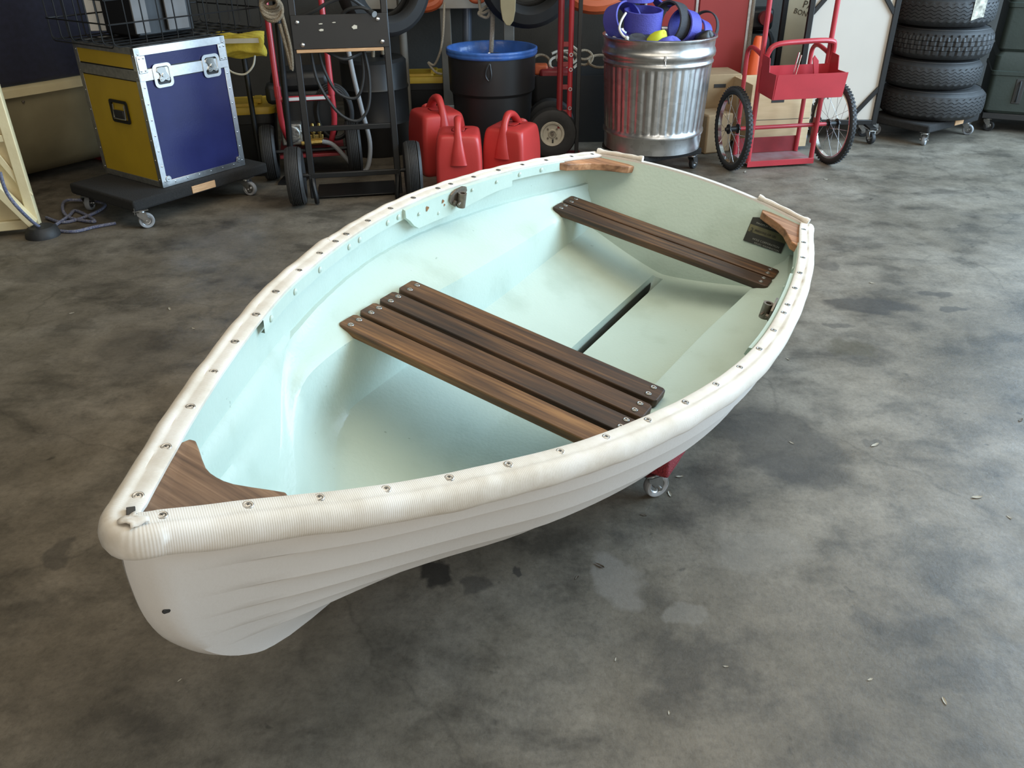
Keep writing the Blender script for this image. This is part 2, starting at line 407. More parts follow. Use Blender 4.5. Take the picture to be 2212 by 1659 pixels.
BO = Vector((-0.54172458, 0.92597917, 0.75))
BA = Vector((-0.85127267, 0.49368415, 0.17779429)).normalized()      # to port
BL = Vector((0.50167703, 0.865055, 0.0)).normalized()                 # aft
BN = BL.cross(BA); BN = BN if BN.z > 0 else -BN
# the empty sits on the dolly under the boat; boat coordinates (aft, port, up) start at the stem head
BM = Matrix((BL, BA, BN)).transposed()
boat = bpy.data.objects.new('rowing_dinghy', None); col.objects.link(boat)
OFF = Vector((1.15, 0.0, -0.61))
boat.rotation_mode = 'QUATERNION'
HAND = 1 if BL.cross(BA).dot(BN) > 0 else -1
boat.rotation_quaternion = BM.to_quaternion()
boat.location = BO + BM @ OFF
tag(boat, 'white clinker rowing dinghy with mint green inside, canvas gunwale guard and wooden thwarts', 'boat')
def B(s, y, z): return Vector((s, y, z)) - OFF

GW = [(0, 0, 0), (.033, .026, -.006), (.134, .091, -.022), (.226, .150, -.039), (.323, .209, -.056), (.427, .267, -.070), (.538, .324, -.082), (.648, .377, -.094), (.761, .425, -.103), (.886, .467, -.113), (1.02, .506, -.123), (1.151, .536, -.131), (1.278, .557, -.138), (1.411, .570, -.143), (1.544, .573, -.147), (1.676, .568, -.152), (1.881, .552, -.162), (2.02, .536, -.170), (2.17, .513, -.180), (2.332, .481, -.192), (2.49, .448, -.207), (2.60, .430, -.222)]
GB = [(a_, b_) for a_, b_, c_ in GW]; GZ = [(a_, c_) for a_, b_, c_ in GW]
def gb(s): return interp(GB, s)
def gz(s): return interp(GZ, s)
STEM = [(0.0, -.018), (-.063, -.020), (-.119, -.016), (-.207, -.002), (-.285, .024), (-.358, .064), (-.41, .101), (-.455, .142), (-.494, .186)]
STEM_Z = [(-a_, b_) for a_, b_ in STEM]
KEEL = [(.186, -.494), (.234, -.527), (.312, -.555), (.427, -.572), (.62, -.585), (.9, -.597), (1.3, -.605), (2.0, -.600), (2.5, -.580)]
S1 = 2.612
def s1z(z): return S1 - .5*(-.222 - z)
def bez(p0, p1, p2, p3, t): return p0*(1-t)**3+3*p1*t*(1-t)**2+3*p2*t*t*(1-t)+p3*t**3
C1 = [(0, .72), (.15, .77), (.3, .88), (.45, .93), (.6, .96), (.8, .98), (1, .98)]
H1 = [(0, .33), (.2, .40), (.45, .53), (.7, .58), (1, .60)]
C2 = [(0, .26), (.1, .29), (.2, .43), (.3, .62), (.4, .71), (.5, .77), (.7, .88), (1, .90)]
H2 = [(0, .33), (.1, .29), (.2, .18), (.3, .10), (.5, .05), (.7, .03), (1, .06)]
LAPS = [.19, .33, .46, .59, .73]
def hull(u, t, inset=0.0, lap=True):
    """half section point (s, y, z) of the outer skin; t 0 gunwale .. 1 keel"""
    sg = lerp(0, 2.60, u); b_ = gb(sg); zg = gz(sg)
    sk = lerp(.186, 2.46, u); zk = interp(KEEL, sk); d = zg-zk
    c1, h1, c2, h2 = interp(C1, u), interp(H1, u), interp(C2, u), interp(H2, u)
    z = bez(zg, zg-d*h1, zk+d*h2, zk, t)
    y = bez(b_, b_*c1, b_*c2, 0.0, t)
    zs = bez(0, -.494*.33, -.494*.67, -.494, t)
    s0 = interp(STEM_Z, -zs)
    s = lerp(s0, s1z(z), u)
    wst = .020*min(1, sqrt(max(0, u)/.010)) if u < .010 else .020
    y = y + wst - inset
    if lap:
        f = sstep(.025, .12, u)*float(lap)
        prev = 0.0
        for k, L in enumerate(LAPS):
            nx = LAPS[k+1] if k+1 < len(LAPS) else .92
            if t < L and t > prev: y += f*.014*((t-prev)/(L-prev))**1.8
            if t <= L: break
            prev = L
    return s, y, z
U = [0, .0012, .003, .006, .010, .018, .03, .05, .08] + [.08+.92*(k/46) for k in range(1, 47)]
TT = []
prev = 0.0
for L in LAPS:
    TT += [lerp(prev, L, k/3)+(0.0 if k else 1e-4) for k in range(3)] + [L-.012, L]
    prev = L
TT += [lerp(LAPS[-1], 1, k/6)+(1e-4 if k == 0 else 0) for k in range(7)]
# outer skin
mb = MB(); rows = []
for u in U:
    r = []
    for t in TT:
        s, y, z = hull(u, t); r.append(B(s, y, z))
    for t in reversed(TT):
        s, y, z = hull(u, t); r.append(B(s, -y, z))
    rows.append(r)
mb.grid(rows)
# transom outer face
last = rows[-1]; n2 = len(TT)
trow = []
for k in range(n2):
    a_, b_ = last[k], last[2*n2-1-k]
    crown = .034 if k == 0 else .034*max(0, 1-k/6)
    trow.append([a_.lerp(b_, j/12)+Vector((.5, 0, 1))*crown*(1-(2*j/12-1)**2) for j in range(13)])
mb.grid(trow)
hull_o = mb.build('hull', 'hull_white', boat, ang=28)
# keel batten and skeg under the hull
mb = MB(); rows = []
for k in range(40):
    u = .07+.92*k/39; s, y, z = hull(u, 1.0, lap=False); h = .012+.05*sstep(.55, 1, u)
    w_ = .013
    rows.append([B(s, w_, z+.012), B(s, w_*.8, z-h), B(s, -w_*.8, z-h), B(s, -w_, z+.012)])
mb.grid(rows); mb.build('keel_batten', 'hull_white', boat)
# bow ring hole (drain eye) in the stem
mb = MB(); mb.lathe([(.0001, .0006), (.0030, .0007), (.0046, .0009), (.0054, -.001)], 14, fn=lambda r, z, a_: r*(1.0 if abs(cos(a_)) < .5 else 1.25))
hole = mb.build('painter_eye', ['screw_dark'], boat, loc=B(.0160, -.0312, -.1909), rot=Vector((-.466, -.877, -.118)).to_track_quat('Z', 'Y').to_euler())
tag(hole, 'small dark painter hole through the stem')

# inner liner
def ledge_k(s): return sstep(.56, .84, s)
YE = [(.55, .270), (.66, .280), (.77, .308), (.88, .334), (1.0, .350), (1.3, .356), (1.8, .364), (2.2, .380), (2.6, .392)]
def zl(s): return -.300-.058*(s-1.2)
def zf(s, y):
    c_ = interp([(.5, -.50), (.9, -.525), (1.5, -.530), (2.1, -.535), (2.6, -.54)], s)
    return c_ + .060*(abs(y)/.315)**1.3
GR = .026
LA = [0.0, .06, .12, .176, .192, .24, .29, .316, .332, .38, .42, .446, .462]
def lamp(u, t): return 1.0 if t < .194 else (1-sstep(.10, .24, u) if t < .334 else 1-sstep(.03, .165, u))
def liner_sec(u):
    TH = .016; pts = []
    nA, nB, nC, nD = len(LA), 7, 5, 13
    sg = lerp(0, 2.6, u)
    k = ledge_k(lerp(.1, 2.6, u))
    # where hull meets the outer edge of the ledge
    tl = .1; sref = lerp(.1, 2.58, u)
    for i in range(200):
        t = .05+.6*i/200
        if hull(u, t, TH, False)[2] < zl(sref)+.050: tl = t; break
    tA = lerp(.462, tl, k)
    res = []
    for t in LA:
        s, y, z = hull(u, max(.004, min(t, tA)), TH, lamp(u, t)); res.append((s, max(.0, y), z))
    s_e, y_o, z_o = res[-1]
    def hp(t): s, y, z = hull(u, min(1, t), TH, lamp(u, t)); return (s, max(0, y), z+.014*min(1, max(0, (t-.5)*4)))
    hv = [hp(lerp(tA, .99, j/(nB+nC+nD))) for j in range(1, nB+nC+nD+1)]
    ye = interp(YE, sref); ze = zl(sref)
    lv = []
    for j in range(1, nB+1):                       # ledge top, dished, rolling over at its inner edge
        q = j/nB; y = lerp(y_o, ye, q); z = lerp(z_o, ze, q**.8) - .004*sin(pi*q)
        if j == nB: z -= .006; y -= .004
        lv.append((y, z))
    yb = ye-.044; fb = zf(sref, yb)
    for j in range(1, nC+1):
        q = j/nC; lv.append((lerp(ye-.010, yb, q), lerp(ze-.016, fb, q**1.0)))
    g = sstep(1.55, 1.95, sref)*(1-sstep(2.50, 2.53, sref))
    ys = [lerp(yb-.008, .05, i/(nD-6)) for i in range(nD-5)] + [.022, .015, .009, .004, 0.0]
    for i, y in enumerate(ys):
        z = zf(sref, y)
        if i == 0: z = fb-.003
        if y < .021:
            z = max(z-g*.060*min(1, (.022-y)/.012), -.588)
        lv.append((y, z))
    tab = [hull(u, .02+.98*q/60, TH+.004, False) for q in range(61)]
    def ymax(z):
        for a_, b_ in zip(tab, tab[1:]):
            if b_[2] <= z <= a_[2]: return max(0.0, lerp(b_[1], a_[1], (z-b_[2])/max(1e-6, a_[2]-b_[2])))
        return 9 if z > tab[0][2] else 0.0
    sr2 = lerp(.1, 2.6, u); kC = sstep(.60, .92, sr2); kD = sstep(.28, 1.0, sr2)
    for jj, ((s, y, z), (y2, z2)) in enumerate(zip(hv, lv)):
        z2 = max(z2, tab[-1][2]+.02) if y2 > .04 else z2
        cl = y2 > .04 and y2 > ymax(z2)-.003
        y2 = min(y2, ymax(z2)) if y2 > .04 else y2
        kk = k if jj < nB else (kC if jj < nB+nC-1 else (lerp(kC, kD, .5) if jj < nB+nC else kD))
        yy, zz = lerp(y, y2, kk), lerp(z, z2, kk)
        if cl: yy = lerp(y, ymax(zz), min(1, kk*5))
        elif y > .03 and yy > ymax(zz): yy = ymax(zz)
        st = s + u*(s1z(zz)-s1z(z)) - .014*u
        res.append((st, max(0, yy), zz))
    # keep the liner in front of the transom
    lim = [((s1z(z)-.016) if u > .99 else min(s, s1z(z)-.016), y, z) for s, y, z in res]
    return lim
UL = [.012, .02, .03, .045, .065, .09] + [.09+.905*(k/80) for k in range(1, 81)]
mb = MB(); rows = []
for u in UL:
    sec = liner_sec(u)
    rows.append([B(s, y, z) for s, y, z in sec] + [B(s, -y, z) for s, y, z in reversed(sec[:-1])])
mb.grid(rows)
last = rows[-1]; nn = (len(last)+1)//2
trow = []
for k in range(nn):
    a_, b_ = last[k], last[len(last)-1-k]
    crown = .034*max(0, 1-k/9)
    trow.append([a_.lerp(b_, j/14)+Vector((.5, 0, 1))*crown*(1-(2*j/14-1)**2) for j in range(15)])
mb.grid(trow)
liner = mb.build('liner', 'liner_mint', boat, ang=40)
mat('shade_strip', (.030, .034, .024), .8, var=.4, scale=60)  # dark colour standing in for shade inside the centreline groove
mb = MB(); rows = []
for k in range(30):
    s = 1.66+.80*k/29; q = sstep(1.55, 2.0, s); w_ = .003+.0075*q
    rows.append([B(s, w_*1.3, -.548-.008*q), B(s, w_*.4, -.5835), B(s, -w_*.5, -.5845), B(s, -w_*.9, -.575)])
mb.grid(rows); mb.build('groove_shade', 'shade_strip', boat, fix=False)  # dark strip laid in the groove to paint its shade
# flange on top of the gunwale between liner and hull
mb = MB(); rows = []
for u in UL:
    s, y, z = hull(u, 0.0); s2, y2, z2 = liner_sec(u)[0]
    rows.append([B(s2, y2, z2), B(s2, y2, z+.001), B(s, y, z+.001), B(s, y, z-.004)])
mb.grid(rows)
rows = [[Vector((p.x, -p.y, p.z)) for p in r] for r in rows]
mb.grid(rows); mb.build('gunwale_flange', 'hull_white', boat)
# transom cap
mb = MB(); rows = []
for j in range(21):
    y = lerp(-.432, .432, j/20); z = -.222+.034*(1-(y/.432)**2); s = s1z(z)
    rows.append([B(s-.018, y, z-.004), B(s-.016, y, z+.003), B(s+.004, y, z+.003), B(s+.006, y, z-.006)])
mb.grid(rows); mb.build('transom_cap', 'hull_white', boat, ang=60)

# canvas covered guard round the gunwale
def guard(path, name, lo=1.0, hump=None, prof=None):
    """path: list of (s, y, z); outward normal in the s-y plane"""
    prof = prof or [(-.0150, -.006), (-.0152, .001), (-.012, .0036), (-.002, .0040), (.008, .0040), (.0125, .0032), (.016, .0058), (.024, .0062), (.033, .0015), (.0395, -.008), (.0420, -.020), (.0410, -.032), (.0365, -.043), (.028, -.0495), (.017, -.051), (.008, -.048), (.006, -.030)]
    n_ = len(path); rows = []; uv = []; L = 0.0
    for i, p in enumerate(path):
        p = Vector(p); a_ = Vector(path[max(0, i-1)]); b_ = Vector(path[min(n_-1, i+1)])
        t = (b_-a_); t.z = 0; t.normalize(); nrm = Vector((-t.y, t.x, 0))
        if i: L += (p-Vector(path[i-1])).length
        k = 1.0+.035*sin(L*23+1)*sin(L*9.1)
        wr = .0009*sin(L*61)+.0008*sin(L*37+2)
        if hump: k *= hump(i/(n_-1))
        r = []
        for j, (x, z) in enumerate(prof):
            x2 = x if x < .010 else .010+(x-.010)*k
            q_ = p + nrm*x2 + Vector((0, 0, z*(k if z < 0 else 1)+(wr if 5 < j < 15 else wr*.3)))
            r.append(B(*q_)); uv.append((L, j*.006))
        rows.append(r)
    mb = MB(); mb.grid(rows)
    mb.add(rows[0], [tuple(range(len(prof)))]); uv += [(0, j*.006) for j in range(len(prof))]
    mb.add(rows[-1], [tuple(range(len(prof)-1, -1, -1))]); uv += [(L, j*.006) for j in range(len(prof))]
    mb.uv = uv
    return mb.build(name, 'canvas', boat, ang=50)
def gpt(s, sd): return (s, sd*gb(s), gz(s)+.001)
svals = [2.60-.02*k for k in range(0, 123)] + [.14, .125, .11, .095, .08, .065, .05, .04]
nose = [(.030*(1-k/14)**1.7, .024*(1-k/14)) for k in range(15)]
sb_path = [gpt(s, -1) for s in svals] + [(s, -y, gz(s)+.001) for s, y in nose]
pt_path = [(s, y, gz(s)+.001) for s, y in reversed(nose[:-1])] + [gpt(s, 1) for s in reversed(svals)]
full = sb_path + pt_path
cut = next(i for i, p in enumerate(full) if p[1] > .3 and p[0] > 1.075)
rev = lambda P: [tuple(p) for p in reversed(P)]
# full runs stern-starboard -> bow -> port; the normal (t.y, -t.x) points outboard for this direction reversed
def hump_end(x): return 1+.16*sstep(.965, .99, x)*(1-.9*sstep(.993, 1, x)) if x > .9 else 1
g1 = guard(full[:cut+1], 'canvas_guard', hump=hump_end)
g2 = guard(full[cut-1:], 'canvas_guard', hump=lambda x: .93 if x > .02 else .86)
# stubs of guard along the transom corners
for sd, yi in ((1, .250), (-1, .235)):
    P = []
    for k in range(18):
        y = lerp(.442, yi, k/17)*sd; z = -.222+.034*(1-(y/.432)**2)+.006; P.append(B(s1z(z)-.005, y, z+.004))
    R = [.0095+.001*sin(k*1.1)+(.004 if k > 15 else 0)+(.004 if k < 2 else 0) for k in range(18)]
    mb = MB(); mb.tube(P, R, 10); mb.uv = [(v[1], 0) for v in mb.v]
    mb.build('transom_guard', 'canvas', boat)
# torn canvas flap and dark hole at the stem head
mb = MB(); mb.box((0, 0, 0), (.030, .012, .004)); mb.build('guard_tear', 'screw_dark', boat, loc=B(.004, .001, .0055), rot=(0, 0, .9), bevel=.001)
mb = MB(); rows = []
for i in range(6):
    rows.append([B(-.016+.026*i/5+.004*sin(j*1.3), -.022+.026*j/5-.006*i/5, .0062+.004*sin(pi*j/5)*(1-i/7)+.0015*sin(i*2+j)) for j in range(6)])
mb.grid(rows); mb.uv = [(0, 0)]*len(mb.v); fl_ = mb.build('canvas_flap', 'canvas', boat); sm = fl_.modifiers.new('thick', 'SOLIDIFY'); sm.thickness = .003

# screws with cup washers
def screw_mesh():
    mb = MB(); mb.lathe([(.0088, 0), (.0085, .0010), (.0072, .0016), (.0054, .0008), (.0048, .0004), (.0046, .0012), (.003, .0016), (.0001, .0017)], 18)
    mb.box((0, 0, .0016), (.0046, .0010, .0010), mi=1); mb.box((0, 0, .0016), (.0010, .0046, .0010), mi=1)
    return mb.mesh('screw', ['steel_screw', 'screw_dark'], ang=50)
SCREW = screw_mesh()
PORT_S = [.040, .152, .266, .382, .496, .616, .730, .856, .974, 1.065, 1.126, 1.248, 1.374, 1.498, 1.630, 1.698, 1.826, 1.968, 2.108, 2.25, 2.406, 2.546]
STB_S = [.033, .134, .226, .323, .427, .538, .648, .761, .886, 1.02, 1.151, 1.278, 1.411, 1.544, 1.676, 1.74, 1.881, 2.02, 2.17, 2.332, 2.49]
for sd, SS in ((1, PORT_S), (-1, STB_S)):
    for s in SS:
        share('guard_screw', SCREW, boat, B(s, sd*gb(s), gz(s)+.0046), (random.uniform(-.05, .05), random.uniform(-.05, .05), random.uniform(0, 3)))

# thwarts
def plank(name, s0, s1, half, ztop, th, m, lab=None):
    mb = MB(); w_ = s1-s0; cx = (s0+s1)/2; ch = .008
    poly = [(-w_/2+ch, -half), (w_/2-ch, -half), (w_/2, -half+ch), (w_/2, half-ch), (w_/2-ch, half), (-w_/2+ch, half), (-w_/2, half-ch), (-w_/2, -half+ch)]
    mb.prism(poly, -th, 0)
    o = mb.build(name, m, boat, smooth=False, bevel=.004, bseg=3, loc=B(cx, 0, ztop))
    for y in (-half+.030, half-.030):
        for x in (-w_*.24, w_*.24):
            share('screw', SCREW, o, (x, y, .0005), (0, 0, random.uniform(0, 3)), (.95, .95, 1.2))
    return o
for s0, s1, m in ((.941, 1.012, 'thwart_wood_worn'), (1.027, 1.097, 'thwart_wood'), (1.113, 1.184, 'thwart_wood'), (1.202, 1.276, 'thwart_wood')):
    plank('thwart_plank', s0, s1, .403, -.272, .024, m)
for s0, s1 in ((2.230, 2.306), (2.318, 2.400)):
    plank('thwart_plank', s0, s1, .430, -.340, .026, 'thwart_wood')

# breasthook at the bow
def hook(name, outline, ztop, th, m, slope=0.0, holes=()):
    mb = MB(); n_ = len(outline)
    mb.add([B(s, y, ztop(s, y)) for s, y in outline] + [B(s, y, ztop(s, y)-th) for s, y in outline],
           [tuple(range(n_)), tuple(range(2*n_-1, n_-1, -1))] + [(k, (k+1) % n_, n_+(k+1) % n_, n_+k) for k in range(n_)])
    return mb.build(name, m, boat, smooth=False, bevel=.003, bseg=2)
half_b = [(.016, 0.0)] + [(s, gb(s)-.012) for s in (.04, .06, .09, .12, .15, .18)] + [(.203, .108)]
inner = [(.207, .098), (.195, .078), (.178, .052), (.165, .030), (.160, .014)]
out = half_b + inner + [(.159, 0)] + [(s, -y) for s, y in reversed(inner)] + [(s, -y) for s, y in reversed(half_b[1:])]
hook('breasthook', out, lambda s, y: gz(s)-.0035, .022, 'breasthook_wood')
for sd in (1, -1):
    o1 = [(2.585, .425), (2.50, .432), (2.42, .450), (2.36, .465), (2.315, .474), (2.308, .468), (2.33, .442), (2.39, .415), (2.44, .392), (2.475, .362), (2.50, .330), (2.525, .298), (2.55, .276), (2.592, .268), (2.600, .30), (2.595, .36)]
    hook('quarter_knee', [(s, sd*y) for s, y in (o1 if sd == 1 else list(reversed(o1)))], lambda s, y: gz(min(s, 2.6))-.006+.010*sstep(.44, .27, abs(y)), .028, 'knee_wood')

# inwale strip, oarlock pad, rivets
RIV = MB().lathe([(.0085, 0), (.008, .0022), (.005, .0042), (.0001, .0048)], 12).mesh('rivet', 'paint_mint')
for sd in (1, -1):
    mb = MB(); rows = []
    for k in range(90):
        s = .62+1.72*k/89; b_ = gb(s)-.0145; z = gz(s)-.002
        rows.append([B(s, sd*(b_+.004), z), B(s, sd*(b_-.004), z-.003), B(s, sd*(b_-.0075), z-.034), B(s, sd*(b_+.004), z-.037)])
    mb.grid(rows); strip = mb.build('inwale_strip', 'paint_mint', boat, ang=60)
    for s in ((.66, .80, .94, 1.11, 1.17, 1.33, 1.39, 2.07, 2.2) if sd == 1 else (.66, .94, 1.2, 1.45, 2.1)):
        t = (Vector((s+.02, sd*gb(s+.02), 0))-Vector((s-.02, sd*gb(s-.02), 0))).normalized(); nrm = Vector((t.y, -t.x, .08))*(1 if sd == 1 else -1)
        if nrm.y*sd > 0: nrm = -nrm; nrm.z = .08
        share('rivet', RIV, strip, B(s, sd*(gb(s)-.021), gz(s)-.020), nrm.to_track_quat('Z', 'Y'))
    # oarlock pad: board following the side
    mb = MB(); rows = []
    for k in range(24):
        s = 1.415+.60*k/23; b_ = gb(s)-.022; z = gz(s)-.003
        dp = .060*sstep(1.405, 1.50, s)*(1-.55*sstep(1.62, 2.0, s))+.022
        rows.append([B(s, sd*(b_+.004), z), B(s, sd*(b_-.006), z-.002), B(s, sd*(b_-.011), z-dp), B(s, sd*(b_+.002), z-dp-.004)])
    mb.grid(rows); mb.add(rows[0], [(0, 1, 2, 3)]); mb.add(rows[-1], [(3, 2, 1, 0)])
    pad = mb.build('oarlock_pad', 'paint_mint', boat, ang=50)
    for (s, dz) in ((1.49, -.036), (1.60, -.062), (1.70, -.055), (1.78, -.022), (1.92, -.020)):
        t = (Vector((s+.02, sd*gb(s+.02), 0))-Vector((s-.02, sd*gb(s-.02), 0))).normalized(); nrm = Vector((t.y, -t.x, .1))
        if nrm.y*sd > 0: nrm = Vector((-nrm.x, -nrm.y, .1))
        share('rivet', RIV, pad, B(s, sd*(gb(s)-.0315), gz(s)+dz), nrm.to_track_quat('Z', 'Y'), (.7, .7, .8))
    # oarlock socket
    s = 1.695 if sd == 1 else 1.735
    y0 = sd*(gb(s)-.034); mb = MB()
    pl = [(-.045, -.008), (-.040, .012), (-.02, .024), (.02, .026), (.040, .020), (.046, .006), (.03, -.016), (.012, -.034), (-.012, -.036), (-.032, -.024)]
    R = Matrix(((1, 0, 0), (0, 0, -sd), (0, 1, 0)))
    R = Matrix(((1, 0, 0), (0, 0, 1), (0, 1, 0)))
    mb.prism(pl, -.003, .003, R=R)
    mb.lathe([(.0085, -.034), (.0145, -.034), (.0145, .014), (.0085, .014)], 16, c=(0, -sd*.017, 0), closed=True)
    mb.cyl((-.024, -sd*.004, -.016), (-.024, -sd*.012, -.016), .007, seg=10); mb.cyl((.024, -sd*.004, -.012), (.024, -sd*.012, -.012), .007, seg=10)
    mb.cyl((.0, -sd*.017, -.012), (-.030, -sd*.026, -.016), .004, seg=8)
    dlt = atan2(gb(s+.05)-gb(s-.05), .1)*sd
    mb.build('oarlock_socket', 'bronze_old', boat, loc=B(s, y0, gz(s)-.022), rot=(0, 0, dlt))
    if sd == 1:
        for ds, dz, r in ((1.535, -.030, .008), (1.62, -.027, .006), (1.63, -.042, .004)):
            mb = MB(); mb.lathe([(.0001, .0005), (r, .0005)], 10, fn=lambda r_, z_, a_: r_*(1+.3*sin(3*a_+ds*9)))
            mb.build('rust_spot', 'rust', pad, loc=B(ds, gb(ds)-.0305, gz(ds)+dz), rot=Vector((0, -1, .1)).to_track_quat('Z', 'Y').to_euler())

# capacity label on the transom
def TP(y, z, off=.0): return B(s1z(z)-.0185-off, y, z)
mb = MB()
def tquad(mb, y0, y1, z0, z1, off, jag=None):
    n_ = 8; top = [TP(lerp(y0, y1, k/n_), z1+(jag[k] if jag else 0), off) for k in range(n_+1)]; bot = [TP(lerp(y0, y1, k/n_), z0, off) for k in range(n_+1)]
    mb.grid([top, bot])
tquad(mb, -.245, -.395, -.335, -.252, .0012, [.0, .005, .008, .005, .003, 0, -.004, -.008, -.012]); lab = mb.build('capacity_label', 'label_dark', boat, fix=False)
tag(lab, 'torn black and olive capacity plate on the transom')
mb = MB(); tquad(mb, -.247, -.395, -.300, -.275, .0020); mb.build('label_band', 'label_band', lab, fix=False)
TFX = (Vector((0, -1, 0)), Vector((.447, 0, .894)))
def text_on(txt, size, pos, parent, m, name='lettering', xax=None, yax=None, align='LEFT', ext=.0004):
    cu = bpy.data.curves.new(name, 'FONT'); cu.body = txt; cu.size = size; cu.align_x = align; cu.extrude = ext; cu.resolution_u = 2
    tmp = bpy.data.objects.new(name, cu); col.objects.link(tmp)
    bpy.context.view_layer.update()
    me = bpy.data.meshes.new_from_object(tmp.evaluated_get(bpy.context.evaluated_depsgraph_get()))
    bpy.data.objects.remove(tmp); me.name = name
    me.materials.clear(); me.materials.append(MATS[m])
    o = bpy.data.objects.new(name, me); col.objects.link(o); o.parent = parent
    za = xax.cross(yax).normalized()
    o.matrix_local = Matrix.Translation(pos) @ Matrix((xax, yax, za)).transposed().to_4x4()
    return o
text_on('MAXIMUM CAPACITIES', .010, TP(-.266, -.268, .0026), lab, 'label_silver', xax=TFX[0], yax=TFX[1])
text_on('2', .022, TP(-.255, -.2975, .0032), lab, 'label_dark', xax=TFX[0], yax=TFX[1])
text_on('PERSONS OR LBS', .011, TP(-.272, -.293, .0032), lab, 'label_dark', xax=TFX[0], yax=TFX[1])
text_on('HOLE CORPORATION', .0105, TP(-.276, -.3215, .0026), lab, 'label_silver', xax=TFX[0], yax=TFX[1])
text_on('KELSO, WASHINGTON', .0095, TP(-.288, -.3325, .0026), lab, 'label_silver', xax=TFX[0], yax=TFX[1])
# ------------------------------------------------------------------ shared small builders
mat('black_paint', (.008, .008, .008), .45, var=.2, scale=20)
mat('black_plastic', (.012, .012, .012), .45, var=.15, scale=10)
mat('black_carpet', (.018, .017, .016), .95, var=.35, scale=90, bump=.5, bscale=220)
mat('red_carpet', (.30, .028, .035), .95, color2=(.14, .01, .014), scale=160, bump=.9, bscale=260)
mat('zinc', (.58, .58, .57), .30, 1.0, var=.2, scale=50)
mat('chrome', (.72, .72, .70), .14, 1.0)
mat('grey_rubber', (.27, .275, .28), .6, var=.1)
mat('black_rubber', (.022, .022, .022), .62, var=.25, scale=30, bump=.1)
mat('tyre_grey', (.032, .031, .030), .6, var=.3, scale=25, bump=.15)
mat('alu', (.80, .80, .79), .30, 1.0, var=.15, scale=60)
mat('alu_dull', (.50, .49, .46), .45, .9, var=.3, scale=40)
mat('navy_laminate', (.022, .026, .105), .22, var=.25, scale=5, bump=.05, bscale=150)
mat('yellow_laminate', (.52, .34, .022), .38, var=.12, scale=6, bump=.04)
mat('bare_ply', (.62, .38, .20), .7, color2=(.45, .25, .12), scale=10, stretch=(2, 2, 30))
mat('yellow_plastic', (.58, .38, .03), .5, var=.2)
mat('cream_paint', (.72, .62, .38), .5, color2=(.60, .50, .29), scale=6, bump=.08)
mat('navy_quilt', (.010, .011, .028), .95, var=.4, scale=40, sheen=.3)
mat('rope_tan', (.34, .27, .18), .9, color2=(.16, .12, .08), scale=160, bump=.5, bscale=200)
mat('rope_blue', (.035, .05, .15), .85, color2=(.25, .25, .27), scale=120)
mat('rope_white', (.52, .48, .40), .9, color2=(.30, .26, .20), scale=160, bump=.4, bscale=200)
mat('red_paint', (.44, .035, .045), .35, var=.15, scale=10)
mat('red_paint_dark', (.26, .022, .026), .45, var=.3, scale=12)
mat('white_board', (.70, .68, .64), .55, var=.04)
mat('grey_board', (.17, .17, .17), .6, var=.1)
def wheel_mesh(r, w, tyre, rim, name='wheel', tread=0, hub=.55, ribs=0):
    """wheel about local x axis; material slots: tyre, rim"""
    R = Matrix(((0, 0, 1), (1, 0, 0), (0, 1, 0)))
    mb = MB(); h = w/2; prof = [(r*hub, -h*.7), (r*.80, -h*.95), (r*.93, -h*.9), (r*.985, -h*.6)]
    if ribs:
        for k in range(ribs):
            z0 = lerp(-h*.52, h*.52, k/ribs); z1 = lerp(-h*.52, h*.52, (k+.66)/ribs); ze = lerp(-h*.52, h*.52, (k+.70)/ribs); zn = lerp(-h*.52, h*.52, (k+.98)/ribs)
            bul = lambda z: r*(1-.04*(z/h)**2)
            prof += [(bul(z0), z0), (bul(z1), z1), (bul(ze)-.010, ze), (bul(zn)-.010, zn)]
    else: prof += [(r, -h*.3), (r, h*.3)]
    prof += [(r*.985, h*.6), (r*.93, h*.9), (r*.80, h*.95), (r*hub, h*.7)]
    mb.lathe(prof, 36, R=R)
    mb.lathe([(r*hub, -h*.7), (r*hub*.92, -h*.62), (r*hub*.85, -h*.35), (r*.28, -h*.25), (r*.26, -h*.75), (r*.10, -h*.8), (.0005, -h*.8)], 28, R=R, mi=1)
    mb.lathe([(r*hub, h*.7), (r*hub*.92, h*.62), (r*hub*.85, h*.35), (r*.28, h*.25), (r*.26, h*.75), (r*.10, h*.8), (.0005, h*.8)], 28, R=R, mi=1)
    return mb.mesh(name, [tyre, rim], ang=40)
CW = wheel_mesh(.0375, .028, 'grey_rubber', 'zinc', 'caster_wheel', hub=.62)
CWB = wheel_mesh(.0375, .028, 'black_rubber', 'zinc', 'caster_wheel', hub=.5)
def fork_mesh(m):
    mb = MB()
    mb.box((0, 0, .096), (.062, .070, .004)); mb.cyl((0, 0, .082), (0, 0, .095), .022, seg=16)
    for sx in (-1, 1):
        pl = [(-.022, .082), (.022, .082), (.020, .070), (-.008, .040), (-.012, .028), (-.026, .028), (-.030, .040), (-.026, .062)]
        R = Matrix(((0, 0, 1), (1, 0, 0), (0, 1, 0)))
        mb.prism(pl, sx*.0205-.0015, sx*.0205+.0015, R=R)
    mb.box((0, 0, .082), (.044, .044, .004))
    mb.cyl((-.027, -.0185, .0375), (.027, -.0185, .0375), .005, seg=8); mb.cyl((.022, -.0185, .0375), (.030, -.0185, .0375), .009, seg=6)
    return mb.mesh('caster', m, ang=40)
FORK = fork_mesh('zinc'); FORKD = fork_mesh('alu_dull')
def caster(parent, loc, rz, fork=None, whl=None, sc=1.0):
    f = share('caster', fork or FORK, parent, loc, (0, 0, rz), (sc, sc, sc))
    share('caster_wheel', whl or CW, f, (0, -.0185, .0375))
    return f
